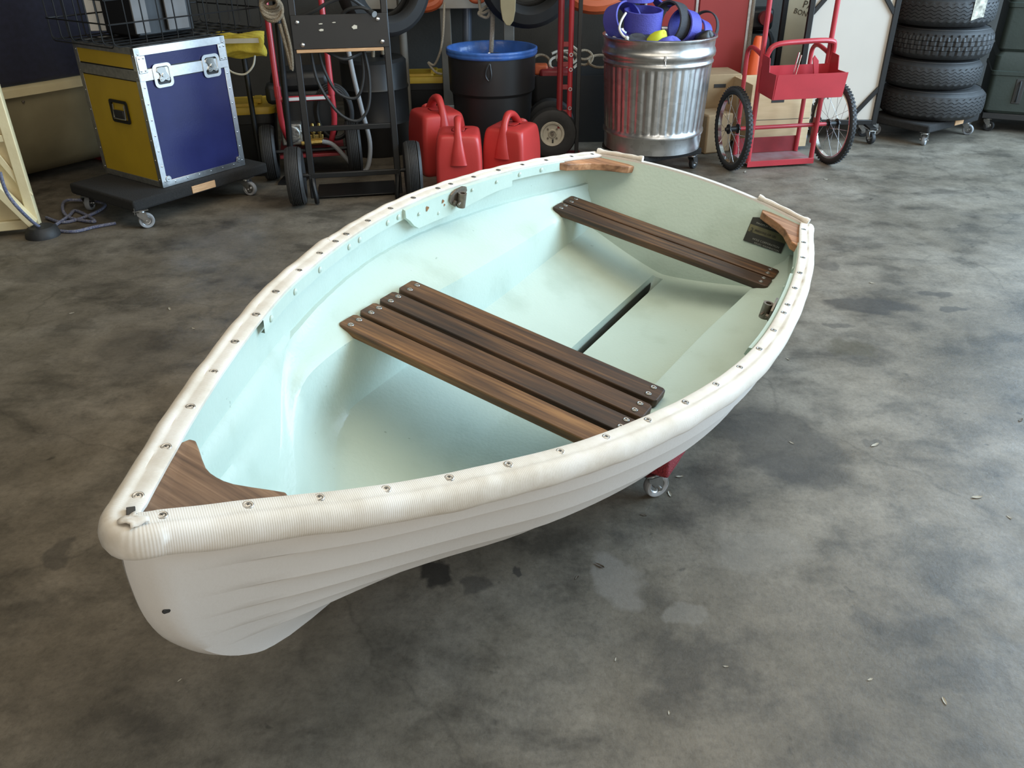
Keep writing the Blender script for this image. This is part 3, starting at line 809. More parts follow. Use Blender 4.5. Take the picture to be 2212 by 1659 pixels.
def frame_rz(p, q): return atan2(q[1]-p[1], q[0]-p[0])

# ------------------------------------------------------------------ dolly under the boat
byaw = atan2(BL.y, BL.x)
kp = atz(1441, 1037, .098)
bd = thing('boat_dolly', 'low dolly with red carpeted bunks and grey casters under the rowing dinghy', 'dolly', (kp.x, kp.y, 0), byaw)
# local x aft, local y port; the origin is the corner seen below the starboard bilge
for x in (.055, .50): MB().box((x, .33, .107), (.10, .66, .018)).build('deck_board', 'red_carpet', bd, bevel=.005)
for y0, zt in ((.030, .202), (.630, .262)):
    MB().box((.28, y0, (.098+zt)/2), (.56, .060, zt-.098)).build('bunk', 'red_carpet', bd, bevel=.010, bseg=3)
mb = MB(); mb.cyl((.012, .004, .100), (.010, -.002, .074), .0013, seg=6); mb.build('carpet_staple', 'zinc', bd)
pc = atz(1403, 1082); L_ = Matrix.Rotation(-byaw, 3, 'Z') @ (pc-Vector(bd.location))
for (x, y, a_) in ((L_.x+.02, L_.y+.008, .95), (.50, .05, .4), (.055, .60, 1.2), (.50, .60, -.5)):
    caster(bd, (x, y, 0), a_, sc=1.0)

# ------------------------------------------------------------------ flight case on its dolly
cp = atz(353, 405, .17); cq = atz(529, 355, .17); crz = frame_rz(cp, cq)
CW_, CD_, CH_ = .556, .55, .71
dl = thing('furniture_dolly', 'black carpeted furniture dolly under the blue and yellow flight case', 'dolly', (cp.x, cp.y, 0), crz, group='furniture dollies')
mb = MB(); mb.box((.215, .235, .135), (.90, .60, .060)); mb.build('deck', 'black_carpet', dl, bevel=.012, bseg=3)
mb = MB(); mb.box((.205, -.0665, .134), (.155, .006, .040)); mb.build('bare_edge', 'bare_ply', dl, bevel=.002)
mb = MB(); mb.cyl((-.233, -.058, .09), (-.236, -.066, .128), .0022, seg=6); mb.build('carpet_staple', 'zinc', dl)
for x, y, a_ in ((-.185, -.035, 1.1), (.52, -.03, .3), (-.185, .48, 2.2), (.60, .48, .2)):
    caster(dl, (x, y, 0), a_, sc=1.09)

case = thing('flight_case', 'blue fronted flight case with yellow side and aluminium edging on dolly', 'flight case', (cp.x, cp.y, .169), crz)
t_ = .034
mb = MB(); mb.box((CW_/2, CD_/2, CH_/2), (CW_-.008, CD_-.008, CH_-.008)); mb.build('core', 'black_plastic', case)
zs = CH_-.155   # split line between body and lid
mb = MB(); mb.box((CW_/2, .004, (zs)/2), (CW_-.02, .004, zs-.02)); mb.box((CW_/2, .004, (zs+.048+CH_)/2), (CW_-.02, .004, CH_-zs-.06)); mb.build('front_panel', 'navy_laminate', case)
mb = MB(); mb.box((.004, CD_/2, zs/2), (.004, CD_-.02, zs-.02)); mb.box((.004, CD_/2, (zs+.048+CH_)/2), (.004, CD_-.02, CH_-zs-.06)); mb.build('side_panel', 'yellow_laminate', case)
mb = MB(); mb.box((CW_-.004, CD_/2, CH_/2), (.004, CD_-.02, CH_-.02)); mb.build('side_panel', 'yellow_laminate', case)
mb = MB(); mb.box((CW_/2, CD_-.004, CH_/2), (CW_-.02, .004, CH_-.02)); mb.build('back_panel', 'navy_laminate', case)
mb = MB(); mb.box((CW_/2, CD_/2, CH_-.004), (CW_-.02, CD_-.02, .004)); mb.build('lid_top', 'black_plastic', case)
# aluminium angle edging: bright on the front, dull on the others
def angle_edge(name, p0, p1, n1, n2, w_=.033, m='alu'):
    p0, p1, n1, n2 = map(Vector, (p0, p1, n1, n2)); d = (p1-p0); L = d.length; d.normalize(); th = .0022
    mb = MB()
    for (na, nb) in ((n1, n2), (n2, n1)):   # plate lying on face with normal na, reaching inwards along -nb
        c_ = (p0+p1)/2 + na*(th*.5) - nb*(w_/2) + nb*th
        R = Matrix((d, nb, na)).transposed(); mb.box(c_, (L, w_, th), R)
    return mb.build(name, m, case, bevel=.001, bseg=1)
X, Y, Z = Vector((1, 0, 0)), Vector((0, 1, 0)), Vector((0, 0, 1))
for x, nx in ((0, -X), (CW_, X)):
    angle_edge('edge_strip', (x, 0, 0), (x, 0, CH_), nx, -Y); angle_edge('edge_strip', (x, CD_, 0), (x, CD_, CH_), nx, Y, m='alu_dull')
    for z, nz in ((0, -Z), (CH_, Z)): angle_edge('edge_strip', (x, 0, z), (x, CD_, z), nx, nz, m='alu_dull')
for y, ny in ((0, -Y), (CD_, Y)):
    for z, nz in ((0, -Z), (CH_, Z)): angle_edge('edge_strip', (0, y, z), (CW_, y, z), ny, nz, w_=.040 if z else .033)
# closing band (tongue and groove) around the lid joint
mb = MB(); mb.box((CW_/2, -.0015, zs+.022), (CW_, .004, .056)); mb.build('lid_band', 'alu', case, bevel=.0015, bseg=1)
mb = MB(); mb.box((-.0015, CD_/2, zs+.022), (.004, CD_, .052)); mb.build('lid_band', 'alu_dull', case, bevel=.0015, bseg=1)
mb = MB(); mb.box((CW_+.0015, CD_/2, zs+.022), (.004, CD_, .052)); mb.build('lid_band', 'alu_dull', case, bevel=.0015, bseg=1)
# corner braces and rivets
RV = MB().lathe([(.0048, 0), (.0042, .0016), (.0001, .0026)], 10).mesh('rivet', 'zinc')
def rq(n_): return Vector(n_).to_track_quat('Z', 'Y')
for x in (.017, CW_-.017):
    for k in range(9):
        z = .03+k*(CH_-.06)/8
        share('rivet', RV, case, (x, -.0024, z), rq(-Y))
for k in range(1, 7): share('rivet', RV, case, (k*CW_/7, -.0024, .017), rq(-Y))
for y in (.017, CD_-.017):
    for k in range(7): share('rivet', RV, case, (-.0024, y, .04+k*(CH_-.08)/6), rq(-X))
for (x, z) in ((.040, .040), (CW_-.040, .040)):
    mb = MB(); mb.lathe([(.0001, .004), (.016, .004), (.018, .001), (.018, 0)], 18); o = mb.build('corner_brace', 'alu', case, loc=(x, -.002, z), rot=rq(-Y).to_euler())
    share('rivet', RV, o, (0, 0, .004))
for (x, z) in ((.028, CH_-.035), (CW_-.028, CH_-.035)):
    mb = MB(); mb.box((0, 0, 0), (.050, .005, .085)); o = mb.build('lid_corner', 'alu', case, loc=(x, -.004, z-.045), bevel=.006)
    for dz in (-.03, .03):
        for dx in (-.012, .012): share('rivet', RV, o, (dx, -.003, dz), rq(-Y))
# recessed butterfly latches
def rrect(w_, h_, r, n_=5):
    P = []
    for cx, cy, a0 in ((w_/2-r, h_/2-r, 0), (-w_/2+r, h_/2-r, pi/2), (-w_/2+r, -h_/2+r, pi), (w_/2-r, -h_/2+r, 3*pi/2)):
        for k in range(n_+1): a_ = a0+pi/2*k/n_; P.append((cx+r*cos(a_), cy+r*sin(a_)))
    return P
RF = Matrix(((1, 0, 0), (0, 0, -1), (0, 1, 0)))       # local xy -> case xz, local z -> -y (outwards)
def latch(x, z):
    o_, i_ = rrect(.112, .118, .024), rrect(.080, .088, .014)
    mb = MB(); V = []
    for P, h in ((o_, .0), (o_, .004), (i_, .004), (i_, -.004)): V.append([RF @ Vector((a_, b_, h)) for a_, b_ in P])
    for r in V: r.append(r[0])
    mb.grid(V); n_ = len(i_)
    rim = mb.build('latch_dish', 'alu', case, loc=(x, -.004, z), ang=30)
    mb = MB(); mb.prism(i_, -.0040, -.0030, R=RF); mb.build('latch_recess', 'black_plastic', rim)
    mb = MB(); pl = [(-.030, .036), (-.012, .040), (.016, .038), (.020, .012), (.032, -.012), (.034, -.026), (.024, -.030), (.006, -.022), (-.010, -.030), (-.024, -.028), (-.026, -.014), (-.016, -.002), (-.020, .012), (-.032, .020)]
    mb.prism([(a_*1.05, b_*1.05) for a_, b_ in pl], 0, .006, R=RF); mb.cyl((0, -.006, 0), (0, -.011, 0), .010, seg=14)
    for dx in (-.016, .022): mb.cyl((dx, -.006, -.019), (dx, -.009, -.019), .004, seg=8)
    mb.build('latch_butterfly', 'chrome', rim, bevel=.001)
latch(.135, zs+.010); latch(CW_-.115, zs+.016)
# recessed side handle
RS = Matrix(((0, 0, -1), (-1, 0, 0), (0, 1, 0)))      # local xy -> -y, z ; local z -> -x
mb = MB(); V = []
o_, i_ = rrect(.165, .120, .016), rrect(.130, .088, .012)
for P, h in ((o_, 0), (o_, .004), (i_, .004), (i_, -.012)): V.append([RS @ Vector((a_, b_, h)) for a_, b_ in P])
for r in V: r.append(r[0])
mb.grid(V); mb.prism(i_, -.013, -.012, R=RS)
hd = mb.build('handle_dish', 'black_paint', case, loc=(-.004, CD_*.44, CH_*.53), ang=30)
mb = MB(); mb.tube(smoothpath([RS @ Vector(p) for p in ((-.052, .036, .002), (-.052, -.030, .008), (-.040, -.036, .010), (.040, -.036, .010), (.052, -.030, .008), (.052, .036, .002))], 4), .0045, 8); mb.build('handle_bail', 'chrome', hd)
mb = MB(); mb.box(RS @ Vector((0, -.012, .006)), (.012, .085, .040)); mb.build('handle_grip', 'black_rubber', hd, bevel=.005)

# ------------------------------------------------------------------ wire basket on the case
zb = .169+CH_+.006
bk = thing('wire_basket', 'black wire basket lying on top of the flight case', 'basket', (cp.x, cp.y, zb), crz)
bx0, bx1, by0, by1, bh = -.075, .86, .035, .60, .34
def wires(name, segs, r=.0036):
    mb = MB()
    for s_ in segs: mb.tube(s_, r, 6)
    return mb.build(name, 'black_paint', bk)
def ucurve(p0, p1, up, rr=.025):
    p0, p1, up = Vector(p0), Vector(p1), Vector(up); d = (p1-p0).normalized()
    return [p0+up*bh, p0+up*rr, p0+up*rr*.3+d*rr*.3, p0+d*rr, p1-d*rr, p1-d*rr*.3+up*rr*.3, p1+up*rr, p1+up*bh]
zu = (0, 0, 1)
n_ = 11
wires('hoop_wire_set', [ucurve((lerp(bx0, bx1, k/(n_-1)), by0, 0), (lerp(bx0, bx1, k/(n_-1)), by1, 0), zu) for k in range(n_)])
n_ = 7
wires('long_wire_set', [ucurve((bx0, lerp(by0, by1, k/(n_-1)), .005), (bx1, lerp(by0, by1, k/(n_-1)), .005), zu) for k in range(n_)])
for z in (.11, .22, bh): wires('rail', [[(bx0-.004, by0-.004, z), (bx1+.004, by0-.004, z), (bx1+.004, by1+.004, z), (bx0-.004, by1+.004, z), (bx0-.004, by0-.004, z)]], .0040)
# things standing in / behind the basket
o = MB().box((0, 0, .19), (.36, .30, .38)).build('equipment_box', 'black_plastic', None, bevel=.012); o.location = Matrix.Rotation(crz, 3, 'Z') @ Vector((.36, .36, 0)) + Vector((cp.x, cp.y, zb+.010)); o.rotation_euler = (0, 0, crz)
tag(o, 'black equipment box standing inside the wire basket', 'box')
for x, w_, lab in ((.20, .085, 'narrow dark grey board leaning in the wire basket'), (.42, .13, 'wide grey board leaning in the wire basket')):
    o = MB().box((0, 0, .17), (w_, .012, .30)).build('grey_board', 'grey_board', None, bevel=.002)
    o.location = Matrix.Rotation(crz, 3, 'Z') @ Vector((x, .19, 0)) + Vector((cp.x, cp.y, zb+.012)); o.rotation_euler = (.0, 0, crz); tag(o, lab, 'board')
pw = aty(244, 60, 5.05)
o = MB().box((0, 0, .225), (.24, .014, .45)).build('white_board', 'white_board', None, bevel=.003); o.location = (pw.x, 5.05, zb+.012); o.rotation_euler = (0, 0, .15)
tag(o, 'white board standing at the left end of the wire basket', 'board')
# ------------------------------------------------------------------ left edge: cream frame, stored boat under a quilt
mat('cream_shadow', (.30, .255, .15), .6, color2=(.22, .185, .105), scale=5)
pf = atz(72, 512)
fr = thing('cream_trolley', 'cream painted panel frame with diagonal brace on a round black foot', 'trolley', (pf.x+.05, pf.y, 0), .30)
# local x to the right along the panel, y away
def mbox(name, c, d, m, par, bev=.003, rot=None):
    return MB().box(c, d, rot).build(name, m, par, bevel=bev)
mbox('panel', (-.34, .10, .44), (.66, .020, .78), 'cream_paint', fr)
mbox('stile', (-.035, .085, .44), (.050, .050, .82), 'cream_paint', fr, .005)
mbox('rail', (-.34, .085, .83), (.66, .050, .045), 'cream_paint', fr, .005)
mbox('rail', (-.34, .085, .50), (.60, .045, .035), 'cream_paint', fr, .005)
mbox('rail', (-.34, .085, .055), (.60, .045, .05), 'cream_paint', fr, .005)
mb = MB(); mb.bar((-.30, .045, .52), (-.035, .045, .06), .050, .055, up=(0, 1, 0)); mb.build('brace', 'cream_paint', fr, bevel=.006)
mb = MB(); mb.bar((-.16, .085, .52), (-.015, .070, .20), .030, .018, up=(0, 1, 0)); mb.build('brace_flange', 'cream_paint', fr, bevel=.003)
mb = MB(); mb.lathe([(.0005, .055), (.060, .052), (.075, .040), (.085, .012), (.085, 0), (.0005, 0)], 28, c=(.0, .02, 0)); mb.build('foot', 'black_rubber', fr)
for z in (.62, .18):
    mb = MB(); mb.lathe([(.012, 0), (.010, .004), (.0005, .005)], 12, c=(0, 0, 0)); mb.build('bolt', 'zinc', fr, loc=(-.10, .088, z), rot=(pi/2, 0, 0))
# stored boat with quilted cover behind
pa = aty(0, 205, 4.95); pb = aty(215, 150, 5.45)
hrz = frame_rz(pa, pb)
sb = thing('stored_boat', 'cream stored boat hull with thick gunwale behind the flight case', 'boat', (pa.x, pa.y, .0), hrz)
zt_ = (pa.z+pb.z)/2
rows = []; mb = MB()
for k in range(25):
    x = -1.1+2.1*k/24; y = .05*(x-.1)**2
    rows.append([(x, y+.0, zt_-.02), (x, y+.02, zt_-.12), (x, y+.05, zt_-.30), (x, y+.12, zt_-.47), (x, y+.24, zt_-.55), (x, y+.6, zt_-.57)])
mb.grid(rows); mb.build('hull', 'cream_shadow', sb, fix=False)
mb = MB(); rows = []
for k in range(25):
    x = -1.1+2.1*k/24; y = .05*(x-.1)**2
    rows.append([(x, y+.012, zt_-.055), (x, y-.022, zt_-.050), (x, y-.026, zt_-.008), (x, y-.004, zt_), (x, y+.05, zt_)])
mb.grid(rows); mb.build('gunwale', 'cream_paint', sb, ang=50)
mb = MB(); mb.lathe([(.008, 0), (.008, .006), (.0005, .008)], 10); mb.build('bolt', 'bronze_old', sb, loc=(.12, .012, zt_-.085), rot=(pi/2, 0, 0))
for x in (-.6, .7): mbox('cradle', (x, .40, (zt_-.57)/2), (.08, .5, zt_-.575), 'red_paint_dark', sb)
# quilt: draped sheet with zig-zag stitched channels
mb = MB(); rows = []
for i in range(30):
    r = []
    for j in range(90):
        x = -1.15+2.1*j/89; v = i/29
        zz = zt_+.004+.62*v; q_ = .006*abs(sin((zz*2+.03*abs(((x*14) % 2)-1))*48))
        y = .05*(x-.1)**2 - .016*(1-v)*0 + .06+.10*v+.018*sin(x*7+2*v)+.010*sin(x*17)
        r.append((x, y-q_, zz))
    rows.append(r)
mb.grid(rows); q_o = mb.build('moving_blanket', 'navy_quilt', None, fix=False); q_o.location = (pa.x, pa.y, 0); q_o.rotation_euler = (0, 0, hrz)
m_ = q_o.modifiers.new('thick', 'SOLIDIFY'); m_.thickness = .012; m_.offset = 1
tag(q_o, 'navy quilted moving blanket draped over the cream stored boat', 'blanket')
# cream boat ballast: box under the quilt keeps it standing
# blue rope from the trolley to under the dolly
P = [aty(0, 372, 3.98), aty(14, 415, 3.99), aty(45, 455, 4.02), atz(85, 490, .05), atz(115, 497, .012), atz(160, 500, .010), atz(205, 490, .010), atz(250, 482, .010)]
o = MB().tube(smoothpath(P, 6), .0085, 8).build('blue_rope', 'rope_blue', None); tag(o, 'dark blue flecked rope running down the cream trolley to the floor', 'rope')
P = [atz(100, 470, .012), atz(140, 480, .010), atz(200, 462, .012), atz(225, 440, .012), atz(150, 432, .02), atz(135, 448, .03), atz(150, 470, .012), atz(205, 478, .012), atz(165, 455, .012), atz(148, 467, .014), atz(120, 486, .010)]
o = MB().tube(smoothpath(P, 6), .0085, 8).build('blue_rope', 'rope_blue', None); tag(o, 'loose coil of dark flecked rope under the furniture dolly', 'rope')

# ------------------------------------------------------------------ totes with yellow lids
def tote(loc, rz, w_, d_, h_, label, group='black totes with yellow lids'):
    t = thing('storage_tote', label, 'tote', loc, rz, group)
    mb = MB(); V = []
    for z, k in ((0, .88), (.02, .90), (h_*.75, .98), (h_*.76, 1.0), (h_, 1.0)):
        V.append([(x*k, y*k, z) for x, y in rrect(w_, d_, .04, 4)])
    for r in V: r.append(r[0])
    mb.grid(V); mb.prism([(x*.88, y*.88) for x, y in rrect(w_, d_, .04, 4)], 0, .004); mb.build('tub', 'black_plastic', t, ang=30)
    mb = MB(); V = []
    for z, k in ((h_-.025, 1.03), (h_+.005, 1.04), (h_+.018, 1.01), (h_+.020, .93), (h_+.012, .91), (h_+.012, .60), (h_+.028, .58), (h_+.030, .01)):
        V.append([(x*k, y*k, z) for x, y in rrect(w_, d_, .045, 4)])
    for r in V: r.append(r[0])
    mb.grid(V); mb.build('lid', 'yellow_plastic', t, ang=30)
    for sx in (-1, 1): mbox('lid_clip', (sx*w_*.50, 0, h_-.02), (.035, .09, .07), 'yellow_plastic', t, .006)
    for sx in (-1, 1): mbox('lid_rib', (sx*w_*.30, 0, h_+.032), (.05, d_*.35, .030), 'yellow_plastic', t, .006)
    return t
p = aty(520, 245, 5.55); tote((p.x-.08, p.y+.15, 0), .2, .52, .38, p.z+.02, 'yellow lidded black tote standing on the floor right of the flight case')
p2 = aty(905, 170, 6.35); tote((p2.x-.06, p2.y+.26, .078), .05, .50, .36, p2.z-.10, 'yellow lidded black tote on the low shelf beside the steel post')
# yellow cloth bag hanging beyond the case
pc_ = aty(520, 95, 5.35)
yb = thing('yellow_cloth', 'folded yellow cloth with pale stripe hanging behind the flight case', 'cloth', (pc_.x, pc_.y, 0), .1)
mat('yellow_cloth', (.60, .46, .05), .9, var=.25, scale=20, bump=.4, bscale=40)
mat('cloth_stripe', (.55, .52, .42), .8)
for k in range(4):
    mb = MB(); rows = []
    for i in range(9):
        rows.append([(lerp(-.16, .14, j/10)+.008*sin(i+k), -.02*k*0-.008*k+.006*sin(j*1.3+k), lerp(-.075+.012*k, .065-.004*k, i/8)+.008*sin(j*.9+k)) for j in range(11)])
    mb.grid(rows); o = mb.build('fold', 'yellow_cloth', yb, loc=(0, -.02*k, pc_.z)); s_ = o.modifiers.new('t', 'SOLIDIFY'); s_.thickness = .008
mb = MB(); mb.box((-.01, -.098, pc_.z+.030), (.27, .004, .026)); mb.build('stripe', 'cloth_stripe', yb)
mb = MB(); mb.tube(smoothpath([(-.1, -.04, pc_.z-.06), (-.08, -.05, pc_.z-.14), (0, -.05, pc_.z-.165), (.06, -.05, pc_.z-.12), (.08, -.04, pc_.z-.06)], 6), .006, 6); mb.build('drawstring', 'cloth_stripe', yb)
mb = MB(); mb.cyl((0, .03, .0), (0, .03, pc_.z+.08), .016, seg=12); mb.box((0, .03, .006), (.20, .20, .012)); mb.box((0, .02, pc_.z+.075), (.24, .03, .02)); mb.build('hanger_post', 'black_paint', yb)

# ------------------------------------------------------------------ pressure washer with red tube frame
w1, w2 = atz(592, 392), atz(768, 372)
mid = (w1+w2)/2; prz = frame_rz(w1, w2)
pwx = thing('pressure_washer', 'red framed engine pressure washer on knobbly tyres behind the black hand truck', 'pressure washer', (mid.x, mid.y, 0), prz*.55)
hw = (w2-w1).length/2
TW = wheel_mesh(.165, .095, 'black_rubber', 'black_plastic', 'wheel', ribs=5)
for sx in (-1, 1): share('wheel', TW, pwx, (sx*hw, .02, .165))
mb = MB(); mb.cyl((-hw, .02, .165), (hw, .02, .165), .012, seg=10); mb.build('axle', 'black_paint', pwx)
xr = hw-.10
for sx in (-1, 1):
    P = [(sx*xr, .10, 1.12), (sx*xr, .02, .80), (sx*xr, -.02, .52), (sx*xr, -.02, .36), (sx*(xr-.02), .0, .26), (sx*(xr-.05), .08, .16), (sx*(xr-.05), .30, .12)]
    mb = MB(); mb.tube(smoothpath(P, 5), .0175, 12); mb.build('frame_tube', 'red_paint', pwx)
    mb = MB(); mb.cyl((sx*xr, -.022, .50), (sx*xr, -.018, .56), .0205, seg=12); mb.build('tube_joint', 'red_paint', pwx)
mb = MB(); mb.cyl((-xr, -.02, .485), (xr, -.02, .485), .0165, seg=12); cb = mb.build('cross_tube', 'red_paint', pwx)
mb = MB(); mb.box((.0, -.0375, .487), (.27, .002, .018)); mb.build('warning_sticker', 'white_board', cb)
mb = MB(); mb.tube(smoothpath([(-xr, .10, 1.12), (-xr+.04, .12, 1.17), (xr-.04, .12, 1.17), (xr, .10, 1.12)], 5), .0175, 12); mb.build('handle_bar', 'red_paint', pwx)
mbox('base_plate', (0, .20, .135), (.40, .42, .018), 'red_paint_dark', pwx)
mbox('engine_block', (.0, .26, .36), (.34, .30, .30), 'black_plastic', pwx, .03)
mbox('fuel_tank', (-.02, .24, .56), (.36, .28, .12), 'black_paint', pwx, .04)
mbox('air_cleaner', (-.17, .12, .50), (.13, .15, .12), 'black_plastic', pwx, .03)
mat('pump_metal', (.42, .40, .36), .4, .8, var=.5, scale=40, bump=.3, bscale=60)
mat('brass', (.50, .36, .12), .35, 1.0, var=.3, scale=60)
mb = MB(); mb.box((-.11, .07, .265), (.13, .12, .13)); mb.cyl((-.11, .0, .27), (-.11, .03, .27), .055, seg=14); mb.build('pump_body', 'pump_metal', pwx, bevel=.010)
mb = MB()
for x in (-.02, .02, .06): mb.cyl((x, .01, .24), (x, .01, .33), .011, seg=8); mb.cyl((x, .01, .27), (x, .01, .285), .018, seg=6)
mb.cyl((-.06, -.01, .215), (.07, -.01, .22), .014, seg=10); mb.box((.02, .02, .24), (.12, .03, .04)); mb.build('brass_valve', 'brass', pwx, bevel=.003)
mb = MB(); mb.tube(smoothpath([(.07, -.01, .22), (.13, -.02, .20), (.20, -.03, .12), (.27, -.05, .035), (.33, -.05, .05), (.36, -.04, .20), (.33, -.03, .40), (.30, -.02, .60), (.28, 0, .80)], 6), .014, 10); mb.build('inlet_hose', 'grey_rubber', pwx)
mb = MB()
for k in range(3): mb.tube(smoothpath([(.16+.10*cos(a_*pi/8)*(1+.08*k), .02+.02*k, .38+.15*sin(a_*pi/8)*(1+.06*k)) for a_ in range(16)], 3, closed=True), .0085, 8, closed=True)
mb.build('pressure_hose', 'black_rubber', pwx)

# ------------------------------------------------------------------ black hand truck in front of it
a1, a2 = atz(643, 445), atz(893, 430); mid = (a1+a2)/2; trz = frame_rz(a1, a2); hw = (a2-a1).length/2
ht = thing('hand_truck', 'black steel hand truck with ribbed tyres and bolted back plate', 'hand truck', (mid.x, mid.y+.06, 0), trz)
RW = wheel_mesh(.163, .100, 'tyre_grey', 'black_paint', 'wheel', ribs=6, hub=.5)
for sx in (-1, 1): share('wheel', RW, ht, (sx*hw, -.02, .163))
mb = MB(); mb.cyl((-hw, -.02, .163), (hw, -.02, .163), .011, seg=10); mb.build('axle', 'black_paint', ht)
xb = .250
for sx in (-1, 1):
    mb = MB(); mb.bar((sx*(xb-.005), -.02, .03), (sx*(xb-.012), .055, 1.30), .036, .036, up=(0, 1, 0)); mb.build('upright', 'black_paint', ht, bevel=.004)
    mb = MB(); mb.tube(smoothpath([(sx*(xb-.008), -.02, .14), (sx*(xb-.012), -.05, .11), (sx*(xb-.02), -.07, .05), (sx*(xb-.02), -.06, .012)], 5), .014, 8); mb.build('foot_bar', 'black_paint', ht)
for z, y in ((.415, .0), (.158, -.02)):
    mb = MB(); mb.bar((-xb, y, z), (xb, y, z), .022, .028); mb.build('cross_bar', 'black_paint', ht, bevel=.003)
mb = MB(); mb.tube(smoothpath([(-xb, .055, 1.28), (-xb+.05, .07, 1.36), (xb-.05, .07, 1.36), (xb, .055, 1.28)], 6), .016, 10); mb.build('handle', 'black_paint', ht)
mbox('toe_plate', (0, .17, .012), (.46, .26, .008), 'black_paint', ht)
pl_ = MB().box((0, .004, .915), (.505, .010, .168), Euler((-.06, 0, 0))).build('back_plate', 'black_paint', ht, bevel=.002)
mb = MB(); mb.box((-.01, -.004, .822), (.46, .030, .016), Euler((-.06, 0, 0))); mb.build('plate_lip', 'bare_ply', ht, bevel=.002)
BOLT = MB().lathe([(.0115, 0), (.0115, .004), (.008, .008), (.0005, .009)], 8).mesh('bolt', 'zinc')
for x, z in ((-.220, .965), (-.205, .855), (.200, .97), (.215, .86)): share('bolt', BOLT, pl_, (x, -.004+(.915-z)*-.06, z), (pi/2, 0, 0))
mat('paint_chip', (.62, .58, .48), .8)
for x, z, w_, h_ in ((-.10, .925, .026, .012), (-.10, .955, .022, .006), (-.03, .96, .020, .005), (.075, .935, .030, .022)):
    mb = MB(); mb.prism([(-w_/2, 0), (-w_*.2, -h_/2), (w_*.45, -h_*.4), (w_/2, h_*.3), (0, h_/2)], 0, .001, R=Matrix(((1, 0, 0), (0, 0, -1), (0, 1, 0)))); mb.build('paint_chip', 'paint_chip', pl_, loc=(x, -.0045+(.915-z)*-.06, z))
# hoses slung over it
hs = MB()
hs.tube(smoothpath([(-.20, .03, .99), (-.12, .0, 1.02), (-.04, -.01, 1.06), (.05, -.02, 1.08), (.12, 0, 1.04), (.17, .03, .99)], 6), .0095, 8)
hs.tube(smoothpath([(.0, .03, .98), (.05, .0, 1.02), (.12, -.02, 1.03), (.17, -.02, 1.01)], 6), .0095, 8)
hs.tube(smoothpath([(-.17, .05, .84), (-.15, .03, .66), (-.06, .0, .50), (.04, -.01, .45), (.11, .0, .52), (.13, .02, .68), (.11, .04, .84)], 6), .0085, 8)
hs.tube(smoothpath([(-.13, .05, .84), (-.11, .04, .72), (-.05, .02, .60), (.05, .02, .57), (.10, .03, .68), (.10, .05, .84)], 6), .0085, 8)
hs.tube(smoothpath([(-.10, .04, .82), (.0, .0, .775), (.10, .03, .80)], 6), .0085, 8)
o = hs.build('black_hose', 'black_rubber', None); o.location = ht.location; o.rotation_euler = (0, 0, trz); tag(o, 'black rubber hose looped over the black hand truck', 'hose')
ho = MB(); ho.cyl((.165, -.03, 1.01), (.185, -.06, 1.00), .014, .016, seg=14); ho.build('hose_nozzle', 'zinc', o)
# rope bundle hanging left of it
pr = aty(580, 35, 5.0)
rp = thing('rope_bundle', 'tan rope bundle hanging beside the red tube', 'rope', (pr.x, pr.y+.1, 0), 0)
mb = MB()
for k in range(5):
    mb.tube(smoothpath([(.055*cos(2*pi*q/10)*(1-.03*k), .02*sin(2*pi*q/10+k)-.01*k, pr.z+.02+(.055-.006*k)*sin(2*pi*q/10)+.012*k) for q in range(10)], 4, closed=True), .0105, 8, closed=True)
mb.build('coil', 'rope_tan', rp)
mb = MB(); mb.tube(smoothpath([(.03, 0, pr.z-.05), (.05, .01, pr.z-.20), (.06, .02, pr.z-.30), (.07, .01, pr.z-.18), (.05, 0, pr.z)], 6), .0105, 8); mb.build('tail', 'rope_tan', rp)
mb = MB(); mb.cyl((-.03, .06, 0), (0.02, .05, pr.z+.25), .019, seg=12); mb.box((-.03, .06, .006), (.16, .16, .012)); mb.cyl((.02, .05, pr.z+.10), (.02, -.03, pr.z+.11), .008, seg=8); mb.build('hook_stand', 'black_paint', rp)

